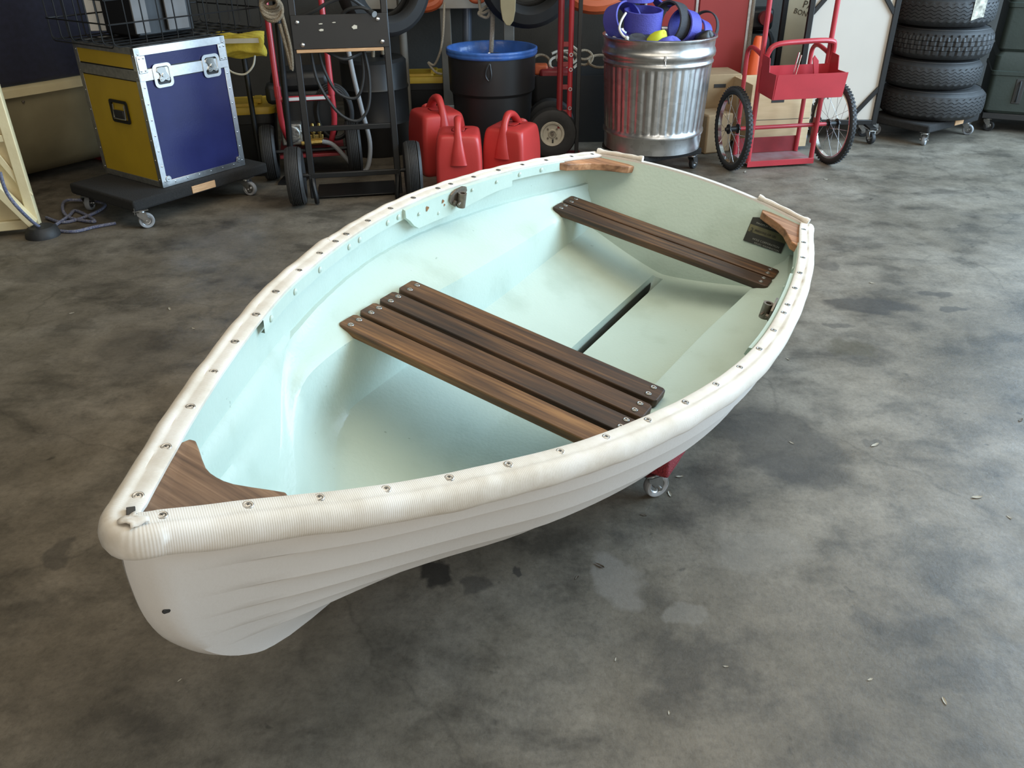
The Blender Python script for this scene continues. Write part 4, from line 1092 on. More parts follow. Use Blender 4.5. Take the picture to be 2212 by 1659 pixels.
# ------------------------------------------------------------------ red jerry cans
mat('jerry_red', (.52, .045, .040), .38, var=.10, scale=8, bump=.03, spec=.4)
def jerry_proto():
    t = thing('jerry_can', '', 'jerry can')
    w_, d_, h_ = .275, .31, .335
    mb = MB(); V = []
    for z, kx, ky, r in ((0, .92, .94, .03), (.012, .99, .99, .03), (.04, 1, 1, .03), (.17, 1.0, 1.0, .03), (.215, .99, .97, .03), (.28, .95, .93, .032), (h_-.022, .91, .89, .036), (h_-.006, .86, .84, .04), (h_, .74, .72, .045), (h_+.002, .30, .30, .02)):
        V.append([(x, y, z) for x, y in rrect(w_*kx, d_*ky, r, 5)])
    for r in V: r.append(r[0])
    mb.grid(V); mb.prism(rrect(w_*.30, d_*.30, .02, 5), h_+.003, h_+.004); mb.prism(rrect(w_*.90, d_*.92, .03, 5), 0, .001)
    b = mb.build('body', 'jerry_red', t, ang=50); s_ = b.modifiers.new('sub', 'SUBSURF'); s_.levels = s_.render_levels = 1
    # handle: arch from the rear face over the top to the spout end
    P = smoothpath([(0, -.150, .165), (0, -.145, .235), (0, -.118, .330), (0, -.075, .392), (0, -.03, .405), (0, .03, .385), (0, .10, .325)], 5)
    n_ = len(P); rx = [lerp(.052, .020, min(1, k/(n_*.38))) if k < n_*.38 else lerp(.020, .030, (k-n_*.38)/(n_*.62)) for k in range(n_)]
    rows = []
    for k, p in enumerate(P):
        tt = (P[min(k+1, n_-1)]-P[max(0, k-1)]).normalized(); nn_ = Vector((1, 0, 0)).cross(tt).normalized()
        rows.append([p+Vector((1, 0, 0))*cos(2*pi*q/12)*rx[k]+nn_*sin(2*pi*q/12)*.020 for q in range(12)])
    mb = MB(); mb.grid(rows, closeu=True); mb.build('handle', 'jerry_red', t, ang=60)
    mb = MB(); mb.cyl((0, .13, h_-.06), (0, .165, h_-.02), .028, .026, seg=18); mb.cyl((0, .155, h_-.032), (0, .172, h_-.012), .031, seg=18); mb.build('cap', 'jerry_red', t)
    return t
jc = jerry_proto()
G = 'red jerry cans by the black drum'
jc.location = (-.305, 5.04, 0); jc.rotation_euler = (0, 0, .02); jc['label'] = 'front red jerry can, nearest the boat gunwale, between the other two'; jc['group'] = G
d1 = dup(jc, (.012, 5.17, 0), -.42, 'red jerry can on the right, turned, nearest the white hub wheel', G)
d2 = dup(jc, (-.465, 5.42, 0), .42, 'shaded red jerry can standing furthest left and back', G); d2.scale = (1.08, 1.08, 1.12)

# ------------------------------------------------------------------ lined black drum
mat('bag_blue', (.055, .17, .55), .30, var=.3, scale=14, bump=.5, bscale=16, spec=.6)
mat('drum_black', (.020, .020, .021), .42, var=.15, scale=6)
dr = thing('lined_bin', 'round black bin lined with a bright blue plastic bag', 'bin', (-.115, 5.86, 0))
mb = MB(); mb.lathe([(.0005, 0), (.225, 0), (.235, .01), (.262, .30), (.268, .40), (.285, .42), (.29, .66)], 48, fn=lambda r, z, a_: r*(1+.004*sin(6*a_))); mb.build('drum_body', 'drum_black', dr, ang=30)
mb = MB(); mb.lathe([(.262, .46), (.270, .50), (.279, .62), (.283, .676), (.292, .684), (.300, .680), (.302, .668), (.298, .662), (.302, .655), (.299, .642), (.293, .636)], 96, fn=lambda r, z, a_: r*(1+.006*sin(a_*31+z*40)*(.3 if z > .6 else 1)+.003*sin(a_*13))); mb.build('bag_rim', 'bag_blue', dr, ang=70)
mb = MB(); mb.lathe([(.272, .52), (.262, .45), (.14, .42), (.0005, .425)], 48, fn=lambda r, z, a_: r*(1+.03*sin(a_*9))); mb.build('bag_bottom', 'bag_blue', dr, ang=70)
mb = MB(); mb.tube(smoothpath([(-.01, -.305, .62), (-.03, -.312, .59), (-.035, -.312, .55), (-.015, -.312, .52), (.0, -.312, .55), (-.004, -.306, .60)], 5, closed=True), .006, 6, closed=True); mb.build('bag_knot', 'drum_black', dr)
mb = MB(); mb.lathe([(.13, .0), (.12, .03), (.07, .05), (.0005, .055)], 20); k_ = mb.build('bag_contents', 'black_plastic', dr, loc=(.02, -.10, .60)); 
mb = MB(); mb.cyl((-.01, -.20, .655), (-.012, -.225, .665), .013, seg=12); mb.build('pipe_end', 'chrome', dr)
# ------------------------------------------------------------------ red hand truck with white hub wheel
p0_ = atz(1192, 342)
hr = thing('red_hand_truck', 'dark red upright hand truck with white hubbed tyre beside the trash can', 'hand truck', (p0_.x, p0_.y+.02, 0), 0)
RWm = Matrix.Rotation(pi/2, 3, 'Z')
WH = MB()
Ry = Matrix(((1, 0, 0), (0, 0, -1), (0, 1, 0)))
mat('hub_white', (.50, .46, .37), .55, var=.2, scale=30)
WH.lathe([(.080, -.035), (.125, -.045), (.155, -.036), (.165, -.015), (.165, .015), (.155, .036), (.125, .045), (.080, .035)], 36, R=Ry)
wl = WH.build('tyre', 'black_rubber', hr, loc=(0, 0, .165))
mb = MB(); mb.lathe([(.082, .034), (.078, .040), (.066, .036), (.060, .026), (.030, .024), (.024, .034), (.022, .034), (.018, .022), (.0005, .022)], 32, R=Ry); mb.build('hub', 'hub_white', wl)
for k in range(4):
    a_ = pi/4+k*pi/2; mb = MB(); mb.cyl((.042*cos(a_), -.024, .042*sin(a_)), (.042*cos(a_), -.030, .042*sin(a_)), .007, seg=6); mb.build('hub_bolt', 'bronze_old', wl)
mb = MB(); mb.cyl((0, -.02, 0), (0, -.036, 0), .012, seg=10); mb.build('axle_nut', 'bronze_old', wl)
mb = MB(); mb.box((.004, -.027, -.048), (.010, .010, .024)); mb.build('hub_slot', 'screw_dark', wl)
wl2 = share('tyre', wl.data, hr, (0, .30, .165))
mb = MB(); mb.cyl((0, -.03, .165), (0, .33, .165), .012, seg=10); mb.build('axle', 'black_paint', hr)
for x, m, r in ((.045, 'red_paint_dark', .020), (.110, 'red_paint', .017)):
    mb = MB(); mb.tube([(x, -.01, .20), (x, -.01, 1.35)], r, 10); mb.build('upright', m, hr)
for z in (.30, .46, .60, .72, 1.0): mbox('rung', (.078, -.01, z), (.06, .012, .030), 'red_paint_dark', hr, .002)
mb = MB(); mb.bar((.165, -.01, .02), (.165, -.01, 1.38), .026, .022, up=(0, 1, 0)); mb.build('side_rail', 'black_paint', hr, bevel=.002)
mb = MB(); mb.box((.085, .02, .012), (.22, .20, .010)); mb.build('toe_plate', 'red_paint_dark', hr)
for z in (.33, .45, .57, .66):
    mb = MB(); mb.lathe([(.008, -.003), (.008, .003), (.012, .003), (.012, -.003)], 12, R=Ry, c=(.112, -.030, z), closed=True); mb.build('ring_bolt', 'zinc', hr)

# ------------------------------------------------------------------ bench, post, pipe and clutter along the back
mat('bench_grey', (.36, .34, .30), .6, var=.2, scale=5)
mat('post_grey', (.20, .19, .165), .6, var=.3, scale=6)
mat('pipe_blue', (.16, .19, .24), .4, .5, var=.2)
bn = thing('work_bench', 'grey edged work bench along the back wall with steel legs', 'bench', (-.1, 6.55, 0), 0)
zb_ = aty(1000, 12, 6.35).z
mbox('bench_top', (-.42, .28, zb_+.02), (1.14, .9, .085), 'bench_grey', bn, .004)
mbox('lower_shelf', (-.42, .36, .06), (1.14, .70, .03), 'wall_light', bn, .003)
pp = aty(965, 140, 6.35)
for x in (pp.x+.1, -.92, .10):
    mb = MB(); mb.bar((x, -.12, .0), (x, -.12, zb_-.02), .075, .05, up=(0, 1, 0)); mb.build('leg', 'post_grey', bn, bevel=.004)
mbox('leg_pad', (pp.x+.1, -.13, .10), (.085, .06, .20), 'white_board', bn, .003)
mbox('back_board', (-.42, .70, .45), (1.14, .02, .75), 'wall_dark', bn, 0)
pq = aty(1000, 60, 6.42); mb = MB(); mb.cyl((pq.x+.1, -.02, 0), (pq.x+.13, -.02, zb_-.02), .033, seg=16); mb.build('pipe_leg', 'pipe_blue', bn)
# box with paper label under the bench
o = MB().box((0, 0, .10), (.22, .25, .20)).build('paper_box', 'grey_board', None, bevel=.004); pz = aty(888, 250, 6.15); o.location = (pz.x+.10, 6.02, .0); tag(o, 'small dim grey box with a label under the bench, left of the jerry cans', 'box')
mbox('label', (0, -.126, .12), (.12, .002, .10), 'bench_grey', o, 0)
# orange buoys hanging
mat('orange_plastic', (.55, .11, .035), .5, var=.2)
for (x, y, s_, lab) in ((915, 14, .105, 'orange lifebuoy hanging under the bench edge, left of the steel post'), (1032, 12, .045, 'small orange float hanging by the blue grey pipe'), (1285, 2, .16, 'orange red buoy hanging behind the red hand truck')):
    q_ = aty(x, y, 6.25); mb = MB(); mb.tube([(s_*cos(2*pi*k/24), .3*s_*sin(2*pi*k/24), q_.z+.05+s_*.45*sin(2*pi*k/24)) for k in range(24)], s_*.36, 10, closed=True)
    o = mb.build('life_buoy', 'orange_plastic', None); o.location = (q_.x, 6.22, 0); tag(o, lab, 'buoy')
# ropes
def rope(pts, r, m, lab):
    o = MB().tube(smoothpath(pts, 6), r, 8).build('hanging_rope', m, None); tag(o, lab, 'rope', 'ropes hanging from the bench'); return o
rope([aty(1035, 0, 6.12), aty(1040, 28, 6.1), aty(1058, 22, 6.1), aty(1052, 38, 6.1), aty(1034, 30, 6.1), aty(1045, 18, 6.11), aty(1060, 8, 6.12)], .010, 'rope_white', 'white knotted rope loop hanging above the blue lined bin')
rope([aty(1062, 0, 6.12), aty(1064, 40, 6.1), aty(1062, 90, 6.1), aty(1060, 120, 6.12)], .016, 'rope_white', 'thick twisted white rope hanging straight into the blue lined bin')
rope([aty(960, 5, 6.15), aty(958, 60, 6.12), aty(955, 90, 6.12), aty(950, 115, 6.12), aty(938, 140, 6.15), aty(925, 135, 6.16), aty(940, 155, 6.16), aty(955, 160, 6.16)], .008, 'rope_white', 'thin pale rope trailing down beside the steel post')
rope([aty(872, -12, 6.37), aty(876, 12, 6.2), aty(880, 35, 6.1), aty(876, 62, 6.1)], .009, 'rope_white', 'short grey rope end hanging left of the orange lifebuoy')
rope([aty(806, 105, 5.9), aty(808, 140, 5.88), aty(822, 152, 5.88), aty(830, 150, 5.88), aty(826, 108, 5.9)], .012, 'rope_tan', 'tan rope bight hanging behind the black hand truck plate')
# large tyres hung under the bench end
def tyre_obj(name, loc, rot, R_, w_, lab, cat='tyre', par=None):
    mb = MB(); h = w_/2
    mb.lathe([(R_*.56, -h*.7), (R_*.70, -h), (R_*.88, -h*.95), (R_*.97, -h*.7), (R_, -h*.35), (R_, h*.35), (R_*.97, h*.7), (R_*.88, h*.95), (R_*.70, h), (R_*.56, h*.7)], 48, closed=False)
    o = mb.build(name, 'tyre_dark', None); s_ = o.modifiers.new('t', 'SOLIDIFY'); s_.thickness = .012; o.location = loc; o.rotation_euler = rot
    return tag(o, lab, cat)
mat('tyre_dark', (.016, .016, .016), .75, var=.2, scale=20)
q_ = aty(1135, -45, 5.95); tyre_obj('large_tyre', (q_.x+.02, 6.0, q_.z+.03), (pi/2+.1, 0, .12), .33, .20, 'large black tyre hung above the blue lined bin')
q_ = aty(845, -30, 5.6); tyre_obj('large_tyre', (q_.x-.05, 5.62, q_.z), (pi/2, 0, .5), .29, .18, 'black tyre hung behind the right upright of the black hand truck')
# black drum seen through the hand truck
t = thing('oil_drum', 'black ridged drum standing behind the hand truck uprights', 'drum', (aty(808, 250, 5.75).x, 5.9, 0))
mb = MB(); mb.lathe([(.0005, 0), (.21, 0), (.22, .02), (.22, .20), (.228, .215), (.22, .23), (.22, .42), (.228, .435), (.22, .45), (.22, .60), (.20, .62), (.0005, .62)], 36); mb.build('drum_body', 'black_plastic', t)
mb = MB(); mb.cyl((.08, 0, .62), (.08, 0, .635), .03, seg=14); mb.build('bung', 'black_paint', t)
q_ = aty(862, 150, 5.9)
o = MB().cyl((0, 0, 0), (0, 0, 1.1), .028, seg=14).build('steel_pipe', 'post_grey', None); o.location = (q_.x+.02, 6.08, 0); tag(o, 'plain grey steel pipe standing behind the right truck upright', 'pipe')
# hanging board tip
q_ = aty(1098, 20, 6.0); mb = MB(); pl = [(-.055, .22), (-.05, .02), (-.038, -.05), (-.015, -.085), (.01, -.088), (.032, -.06), (.045, 0), (.055, .22)]
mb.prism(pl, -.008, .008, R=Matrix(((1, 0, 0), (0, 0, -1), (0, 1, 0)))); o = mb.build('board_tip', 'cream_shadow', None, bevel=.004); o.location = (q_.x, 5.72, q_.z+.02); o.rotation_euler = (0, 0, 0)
tag(o, 'rounded cream board tip hanging above the blue lined bin', 'board')
# pile of rope and orange gear between bin and red hand truck
tb = thing('gear_tub', 'black tub heaped with tan rope behind the red hand truck', 'tub', (.52, 6.28, 0), .0)
mb = MB(); V = []
for z, k in ((0, .9), (.30, 1.0), (.46, 1.02), (.46, .97), (.30, .95)): V.append([(x*k, y*k, z) for x, y in rrect(.74, .44, .05, 4)])
for r in V: r.append(r[0])
mb.grid(V); mb.prism([(x*.95, y*.95) for x, y in rrect(.74, .44, .05, 4)], .32, .33); mb.build('tub_body', 'black_plastic', tb)
rr = random.Random(3)
for i in range(7):
    cx, cy, cz = rr.uniform(-.30, .30), rr.uniform(-.2, 0), .47+rr.uniform(0, .10); R1 = rr.uniform(.05, .10); ax_ = rr.uniform(.2, 1.2); ph = rr.uniform(0, 6)
    P = [(cx+R1*cos(q*.7+ph), cy+R1*.5*sin(q*.7+ph)-.03*(i % 3), cz+R1*sin(ax_)*sin(q*.7+ph)*.8+.004*q) for q in range(13)]
    mb = MB(); mb.tube(smoothpath(P, 4), .0095, 6); mb.build('rope_coil', 'rope_tan' if i % 2 else 'rope_white', tb)
mbox('orange_strap', (-.30, -.12, .49), (.10, .10, .07), 'orange_plastic', tb, .015)
mbox('red_bag', (-.20, -.14, .47), (.22, .14, .06), 'red_paint_dark', tb, .02)

# ------------------------------------------------------------------ galvanised can full of floats on a dolly
def galv():
    m = bpy.data.materials.new('galvanised'); m.use_nodes = True; nt = m.node_tree; b = nt.nodes['Principled BSDF']
    tc = nd(nt, 'ShaderNodeTexCoord'); v = nd(nt, 'ShaderNodeTexVoronoi'); v.inputs['Scale'].default_value = 28; nt.links.new(tc.outputs['Object'], v.inputs['Vector'])
    r = nd(nt, 'ShaderNodeValToRGB'); r.color_ramp.elements[0].color = (.50, .50, .49, 1); r.color_ramp.elements[1].color = (.66, .66, .65, 1); nt.links.new(v.outputs['Color'], r.inputs[0])
    nt.links.new(r.outputs[0], b.inputs['Base Color']); b.inputs['Metallic'].default_value = 1; b.inputs['Roughness'].default_value = .34
    n_ = nd(nt, 'ShaderNodeTexNoise'); n_.inputs['Scale'].default_value = 9; nt.links.new(tc.outputs['Object'], n_.inputs['Vector'])
    bp = nd(nt, 'ShaderNodeBump'); bp.inputs['Strength'].default_value = .12; bp.inputs['Distance'].default_value = .02; nt.links.new(n_.outputs[0], bp.inputs['Height']); nt.links.new(bp.outputs[0], b.inputs['Normal'])
    MATS['galvanised'] = m
galv()
cx, cy = .915, 5.44
cdol = thing('can_dolly', 'black dolly with small casters under the galvanised trash can', 'dolly', (cx, cy, 0), .5)
mbox('deck', (0, 0, .118), (.46, .46, .040), 'black_carpet', cdol, .01)
for x, y, a_ in ((-.19, -.19, .3), (.19, -.19, 1.9), (-.19, .19, 1), (.19, .19, 2.2)): caster(cdol, (x, y, 0), a_, whl=CWB)
can = thing('trash_can', 'fluted galvanised steel trash can on a dolly', 'trash can', (cx, cy, .141), 0)
Hc = .655
def flute(r, z, a_):
    if .135 < z < .50: return r - .0050*max(0, sin(a_*38))**1*(1 if (sin(a_*1.0+1.2) < 2) else 0)
    return r
def tap(z): return lerp(.303, .338, z/Hc)
prof = [(.0005, .004), (.290, .004), (.303, 0)]
for z in (.03, .085): prof.append((tap(z), z))
prof += [(tap(.095)+.006, .095), (tap(.105)+.008, .105), (tap(.115)+.006, .115), (tap(.125), .125)]
prof += [(tap(.1351), .1351), (tap(.15), .15), (tap(.30), .30), (tap(.48), .48), (tap(.499), .499), (tap(.51), .51), (tap(.515)+.006, .515), (tap(.522)+.007, .522), (tap(.53), .53)]
prof += [(tap(.55), .55), (tap(.555)+.010, .556), (tap(.57)+.012, .575), (tap(.59)+.006, .592), (tap(.60), .60), (tap(.62), .62), (tap(.64), .64)]
prof += [(.340, Hc-.006), (.347, Hc), (.346, Hc+.010), (.338, Hc+.013), (.330, Hc+.008), (.328, Hc-.01), (.322, .50), (.300, .02)]
mb = MB(); mb.lathe(prof, 228, fn=flute); mb.build('can_body', 'galvanised', can, ang=60)
mb = MB(); mb.box((0, 0, 0), (.014, .012, .030)); mb.cyl((0, -.004, -.016), (0, -.012, -.040), .005, .003, seg=8); mb.build('handle_lug', 'zinc', can, loc=(-.015, -.352, .575), bevel=.002)
mat('foam_blue', (.080, .078, .40), .62, var=.12, scale=30, bump=.25, bscale=130)
mat('foam_dark', (.045, .045, .050), .85, var=.2, scale=60, bump=.3, bscale=200)
mat('foam_yellow', (.62, .66, .035), .7, var=.1)
mat('cord_white', (.62, .60, .56), .8)
# foam ring floats (bands rolled from foam sheet)
def ring(c, rot, R_, w_, th, m, lab, sweep=2*pi, flare=0.0):
    n_ = 36; rows = []
    for k in range(n_+1):
        a_ = sweep*k/n_; rr_ = R_*(1+.03*sin(2*a_+R_*30))
        ro, ri = rr_, rr_-th
        rows.append([(ro*cos(a_), ro*sin(a_), -w_/2), (ro*(1+flare)*cos(a_), ro*(1+flare)*sin(a_), w_/2), (ri*(1+flare)*cos(a_), ri*(1+flare)*sin(a_), w_/2), (ri*cos(a_), ri*sin(a_), -w_/2)])
    mb = MB(); mb.grid(rows, closeu=True)
    if sweep < 6.2: mb.add(rows[0], [(0, 1, 2, 3)]); mb.add(rows[-1], [(3, 2, 1, 0)])
    o = mb.build('foam_float', m, None, ang=50, bevel=.002); o.location = c; o.rotation_euler = rot
    return tag(o, lab, 'float', 'foam floats heaped in the trash can')
def cz(x, y, Y_): return aty(x, y, Y_)
ZR = .141+Hc
q_ = cz(1395, 52, 5.30); ring((q_.x, 5.42, q_.z+.01), (.12, 0, 0), .112, .115, .012, 'foam_blue', 'blue foam ring float standing upright, front centre of the can', flare=.04)
q_ = cz(1378, -5, 5.42); ring((q_.x, 5.52, q_.z+.05), (.1, .05, 0), .115, .14, .012, 'foam_blue', 'upper blue foam ring float stacked above the front centre ring')
q_ = cz(1338, 42, 5.45); ring((q_.x+.02, 5.45, q_.z-.01), (1.25, .25, .55), .105, .12, .012, 'foam_blue', 'large blue foam ring float lying on its side, leftmost in the can')
q_ = cz(1452, 55, 5.35); ring((q_.x+.01, 5.46, q_.z), (1.35, .1, -.9), .120, .095, .012, 'foam_dark', 'black foam band float right of the front centre blue ring')
q_ = cz(1490, 62, 5.40); ring((q_.x-.02, 5.46, q_.z), (1.3, .2, -1.0), .100, .090, .012, 'foam_blue', 'blue foam ring float right of the black band')
q_ = cz(1520, 75, 5.40); ring((q_.x-.02, 5.48, q_.z-.005), (1.2, .35, -1.05), .085, .075, .010, 'foam_blue', 'small blue foam ring float by the right rim of the can')
q_ = cz(1528, 60, 5.45); ring((q_.x, 5.56, q_.z-.02), (1.2, .3, -.9), .105, .028, .008, 'foam_dark', 'dark perforated strap loop at the right rim of the can', sweep=4.5)
q_ = cz(1450, 0, 5.5); ring((q_.x, 5.60, q_.z+.03), (1.1, -.5, .3), .095, .10, .012, 'foam_blue', 'twisted blue foam float at the top of the heap', sweep=4.2)
# folded foam pads at the front rim
def pad(c, rot, sx, sy, sz, m, lab, nm='foam_pad'):
    mb = MB(); V = []
    for i in range(9):
        ph = -pi/2+pi*i/8; V.append([(sx*cos(ph)*cos(a_)*(1+.08*sin(3*a_+i)), sy*cos(ph)*sin(a_)*(1+.06*cos(2*a_)), sz*sin(ph)+.01*sin(2*a_)) for a_ in [2*pi*k/18 for k in range(18)]])
    mb.grid(V, closeu=True); o = mb.build(nm, m, None, ang=70); o.location = c; o.rotation_euler = rot
    return tag(o, lab, 'float', 'foam floats heaped in the trash can')
q_ = cz(1448, 103, 5.2); pad((q_.x, 5.24, q_.z-.012), (.1, .2, .1), .092, .05, .066, 'foam_blue', 'rounded blue foam pad at the front rim, beside the yellow one')
q_ = cz(1420, 95, 5.22); pad((q_.x-.005, 5.27, q_.z-.005), (.3, .5, .0), .055, .05, .085, 'foam_yellow', 'bright yellow foam pad at the front rim of the can')
q_ = cz(1370, 96, 5.25); pad((q_.x, 5.29, q_.z-.005), (.0, -.25, .1), .095, .07, .050, 'foam_dark', 'dark grey perforated foam pad at the front left rim')
q_ = cz(1530, 85, 5.35); pad((q_.x-.02, 5.36, q_.z-.01), (.2, .4, .0), .060, .06, .060, 'black_plastic', 'crumpled black plastic bag at the right rim of the can', 'plastic_bag')
q_ = cz(1490, 105, 5.25); pad((q_.x, 5.29, q_.z-.05), (.0, .1, .0), .060, .05, .035, 'black_plastic', 'small black plastic bag sunk at the front right rim', 'plastic_bag')
q_ = cz(1318, 85, 5.4); pad((q_.x+.02, 5.40, q_.z-.03), (.0, .1, .0), .035, .04, .040, 'cord_white', 'scrap of clear plastic wrap at the left rim of the can', 'plastic_wrap')
# filler that closes the can
mb = MB(); mb.lathe([(.0005, .60), (.20, .57), (.315, .52)], 40, fn=lambda r, z, a_: r*(1+.02*sin(a_*7))); mb.build('inner_bag', 'foam_dark', can)
P = [cz(1352, 28, 5.28), cz(1342, 45, 5.24), cz(1338, 62, 5.22), cz(1345, 76, 5.20), cz(1354, 82, 5.19)]
o = MB().tube(smoothpath(P, 6), .007, 8).build('lanyard', 'cord_white', None); tag(o, 'white cord with knotted end hanging over the front blue ring', 'cord')
mb = MB(); mb.lathe([(.0005, -.012), (.010, -.008), (.013, 0), (.010, .008), (.0005, .012)], 12, c=P[-1]); mb.build('knot', 'cord_white', o)

# ------------------------------------------------------------------ red steel cabinet behind the can
mat('cabinet_red', (.30, .028, .026), .42, var=.1, scale=4)
p = aty(1515, 60, 6.25)
cb_ = thing('red_cabinet', 'tall dark red steel cabinet behind the trash can', 'cabinet', (p.x, 6.45, 0), -.06)
mbox('body', (0, .22, .78), (.74, .42, 1.40), 'cabinet_red', cb_, .006)
for x in (-.20, .19): mbox('door', (x, .0, .78), (.35, .016, 1.32), 'cabinet_red', cb_, .003)
for x in (-.005, .365, -.365):
    mbox('door_trim', (x, -.010, .78), (.018, .010, 1.36), 'alu_dull', cb_, .002)
mbox('plinth', (0, .22, .04), (.70, .38, .08), 'black_paint', cb_, 0)
p = aty(1590, 140, 6.2); o = MB().box((0, 0, .22), (.10, .10, .44)).build('blue_box', 'navy_laminate', None, bevel=.006); o.location = (p.x+.10, 6.62, 0); tag(o, 'dark blue box standing right of the red cabinet', 'box')
# cardboard boxes
mat('cardboard', (.36, .245, .13), .85, color2=(.29, .19, .10), scale=8)
p = aty(1562, 170, 6.05)
cbx = thing('cardboard_box', 'cardboard box with hand hole between the trash can and the red cart', 'box', (p.x-.05, 6.20, 0), .12)
mbox('carton', (0, 0, .23), (.34, .28, .46), 'cardboard', cbx, .004)
mbox('hand_hole', (.02, -.141, .385), (.085, .003, .024), 'screw_dark', cbx, .0)
p = aty(1552, 225, 5.8); o = MB().box((0, 0, .13), (.20, .20, .26)).build('cardboard_box', 'cardboard', None, bevel=.012); o.location = (p.x-.02, 5.84, 0); o.rotation_euler = (0, 0, .35); tag(o, 'crumpled small cardboard box beside the cart wheel', 'box')
# pale plywood crate with slot behind the cart
p = aty(1672, 260, 5.72)
mat('pale_ply', (.60, .43, .25), .7, color2=(.52, .36, .20), scale=6, stretch=(1, 1, 6))
cr = thing('plywood_crate', 'pale plywood crate with a hand slot behind the red cart', 'crate', (p.x+.03, 5.96, 0), .14)
mbox('front_panel', (0, -.17, .235), (.44, .014, .42), 'pale_ply', cr, .002)
mbox('back_panel', (0, .17, .235), (.44, .014, .42), 'pale_ply', cr, .002)
for x in (-.213, .213): mbox('side_panel', (x, 0, .235), (.014, .325, .42), 'pale_ply', cr, .002)
mbox('bottom', (0, 0, .035), (.41, .32, .014), 'pale_ply', cr, .0)
mbox('hand_slot', (-.03, -.1775, .338), (.090, .002, .024), 'screw_dark', cr, .0)
mbox('seam', (.0, -.1775, .215), (.43, .0015, .003), 'screw_dark', cr, 0)
mat('soot', (.16, .12, .08), .9, color2=(.40, .28, .16), scale=18)
# orange traffic cone
p = aty(1622, 165, 6.3)
cn = thing('traffic_cone', 'orange traffic cone standing behind the left side of the red cart', 'cone', (p.x+.02, 6.30, 0))
mat('cone_orange', (.80, .11, .025), .45)
mb = MB(); mb.lathe([(.120, .02), (.112, .03), (.030, .66), (.022, .675), (.0005, .678)], 28); mb.build('cone_body', 'cone_orange', cn)
mb = MB(); mb.prism(rrect(.30, .30, .03), 0, .022); mb.build('base', 'cone_orange', cn, bevel=.004)
# blue foam roller lying under the cart
p = atz(1738, 318); mb = MB(); Ryy = Matrix(((1, 0, 0), (0, 0, -1), (0, 1, 0)))
mb.lathe([(.018, -.08), (.018, .08), (.060, .08), (.062, .0), (.060, -.08)], 28, R=Ryy, closed=True, fn=lambda r, z, a_: r*(1.12 if r > .03 and abs(sin(a_)) > .8 else 1))
mat('foam_sky', (.085, .27, .62), .7, var=.15, scale=30, bump=.3, bscale=90)
o = mb.build('foam_roller', 'foam_sky', None); o.location = (p.x-.03, p.y+.10, .071); o.rotation_euler = (0, 0, -.25); tag(o, 'light blue foam roller with a hole lying behind the cart foot', 'foam roller')

mat('plate_worn', (.30, .20, .20), .6, color2=(.24, .07, .07), scale=9)
# ------------------------------------------------------------------ red cart with bicycle wheels
c1, c2 = atz(1573, 365), atz(1783, 352); mid = (c1+c2)/2; qrz = frame_rz(c1, c2); hw = (c2-c1).length/2
ct = thing('cylinder_cart', 'bright red steel cart with spoked bicycle wheels and a tool tray', 'cart', (mid.x, mid.y, 0), qrz)
RX = Matrix(((0, 0, 1), (1, 0, 0), (0, 1, 0)))
BW_R = .254
def tor(R_, r, n1=48, n2=10):
    mb = MB(); mb.tube([RX @ Vector((R_*cos(2*pi*k/n1), R_*sin(2*pi*k/n1), 0)) for k in range(n1)], r, n2, closed=True); return mb
TYm = tor(BW_R-.021, .021).mesh('tyre', 'black_rubber', ang=60)
def knob():
    mb = MB()
    for k in range(60):
        a_ = 2*pi*k/60
        for x in (-.009, .009):
            mb.box(RX @ Vector(((BW_R-.001)*cos(a_), (BW_R-.001)*sin(a_), x)), (.012, .010, .005), Matrix((RX @ Vector((0, 0, 1)), RX @ Vector((-sin(a_), cos(a_), 0)), RX @ Vector((cos(a_), sin(a_), 0)))).transposed())
    return mb.mesh('tread', 'black_rubber', smooth=False)
KN = knob()
RIMm = MB().lathe([(BW_R-.048, -.012), (BW_R-.040, -.014), (BW_R-.034, -.013), (BW_R-.034, .013), (BW_R-.040, .014), (BW_R-.048, .012)], 64, R=RX, closed=True).mesh('rim', 'chrome')
HUBm = MB().lathe([(.0005, -.05), (.012, -.05), (.014, -.034), (.030, -.034), (.030, -.028), (.016, -.026), (.016, .026), (.030, .028), (.030, .034), (.014, .034), (.012, .05), (.0005, .05)], 18, R=RX).mesh('hub', 'black_paint')
SPm = MB().cyl((0, 0, 0), (0, 0, 1), .0011, seg=5).mesh('spoke', 'zinc')
for sx in (-1, 1):
    o = share('wheel_tyre', TYm, ct, (sx*hw, 0, BW_R))
    share('tread', KN, o); share('rim', RIMm, o); share('hub', HUBm, o)
    for k in range(20):
        a0 = 2*pi*k/20; fl = 1 if k % 2 else -1; ah = a0+(.9 if (k//2) % 2 else -.9)
        P0 = RX @ Vector((.028*cos(ah), .028*sin(ah), fl*.031)); P1 = RX @ Vector(((BW_R-.046)*cos(a0), (BW_R-.046)*sin(a0), 0)); d = P1-P0
        share('spoke', SPm, o, P0, d.to_track_quat('Z', 'Y'), (1, 1, d.length))
    mb = MB(); mb.cyl(RX @ Vector(((BW_R-.05)*cos(.9), (BW_R-.05)*sin(.9), 0)), RX @ Vector(((BW_R-.085)*cos(.9), (BW_R-.085)*sin(.9), 0)), .004, seg=6); mb.build('valve', 'black_rubber', o)
mb = MB(); mb.cyl((-hw, 0, BW_R), (hw, 0, BW_R), .0125, seg=12); mb.build('axle', 'red_paint', ct)
xp = .218
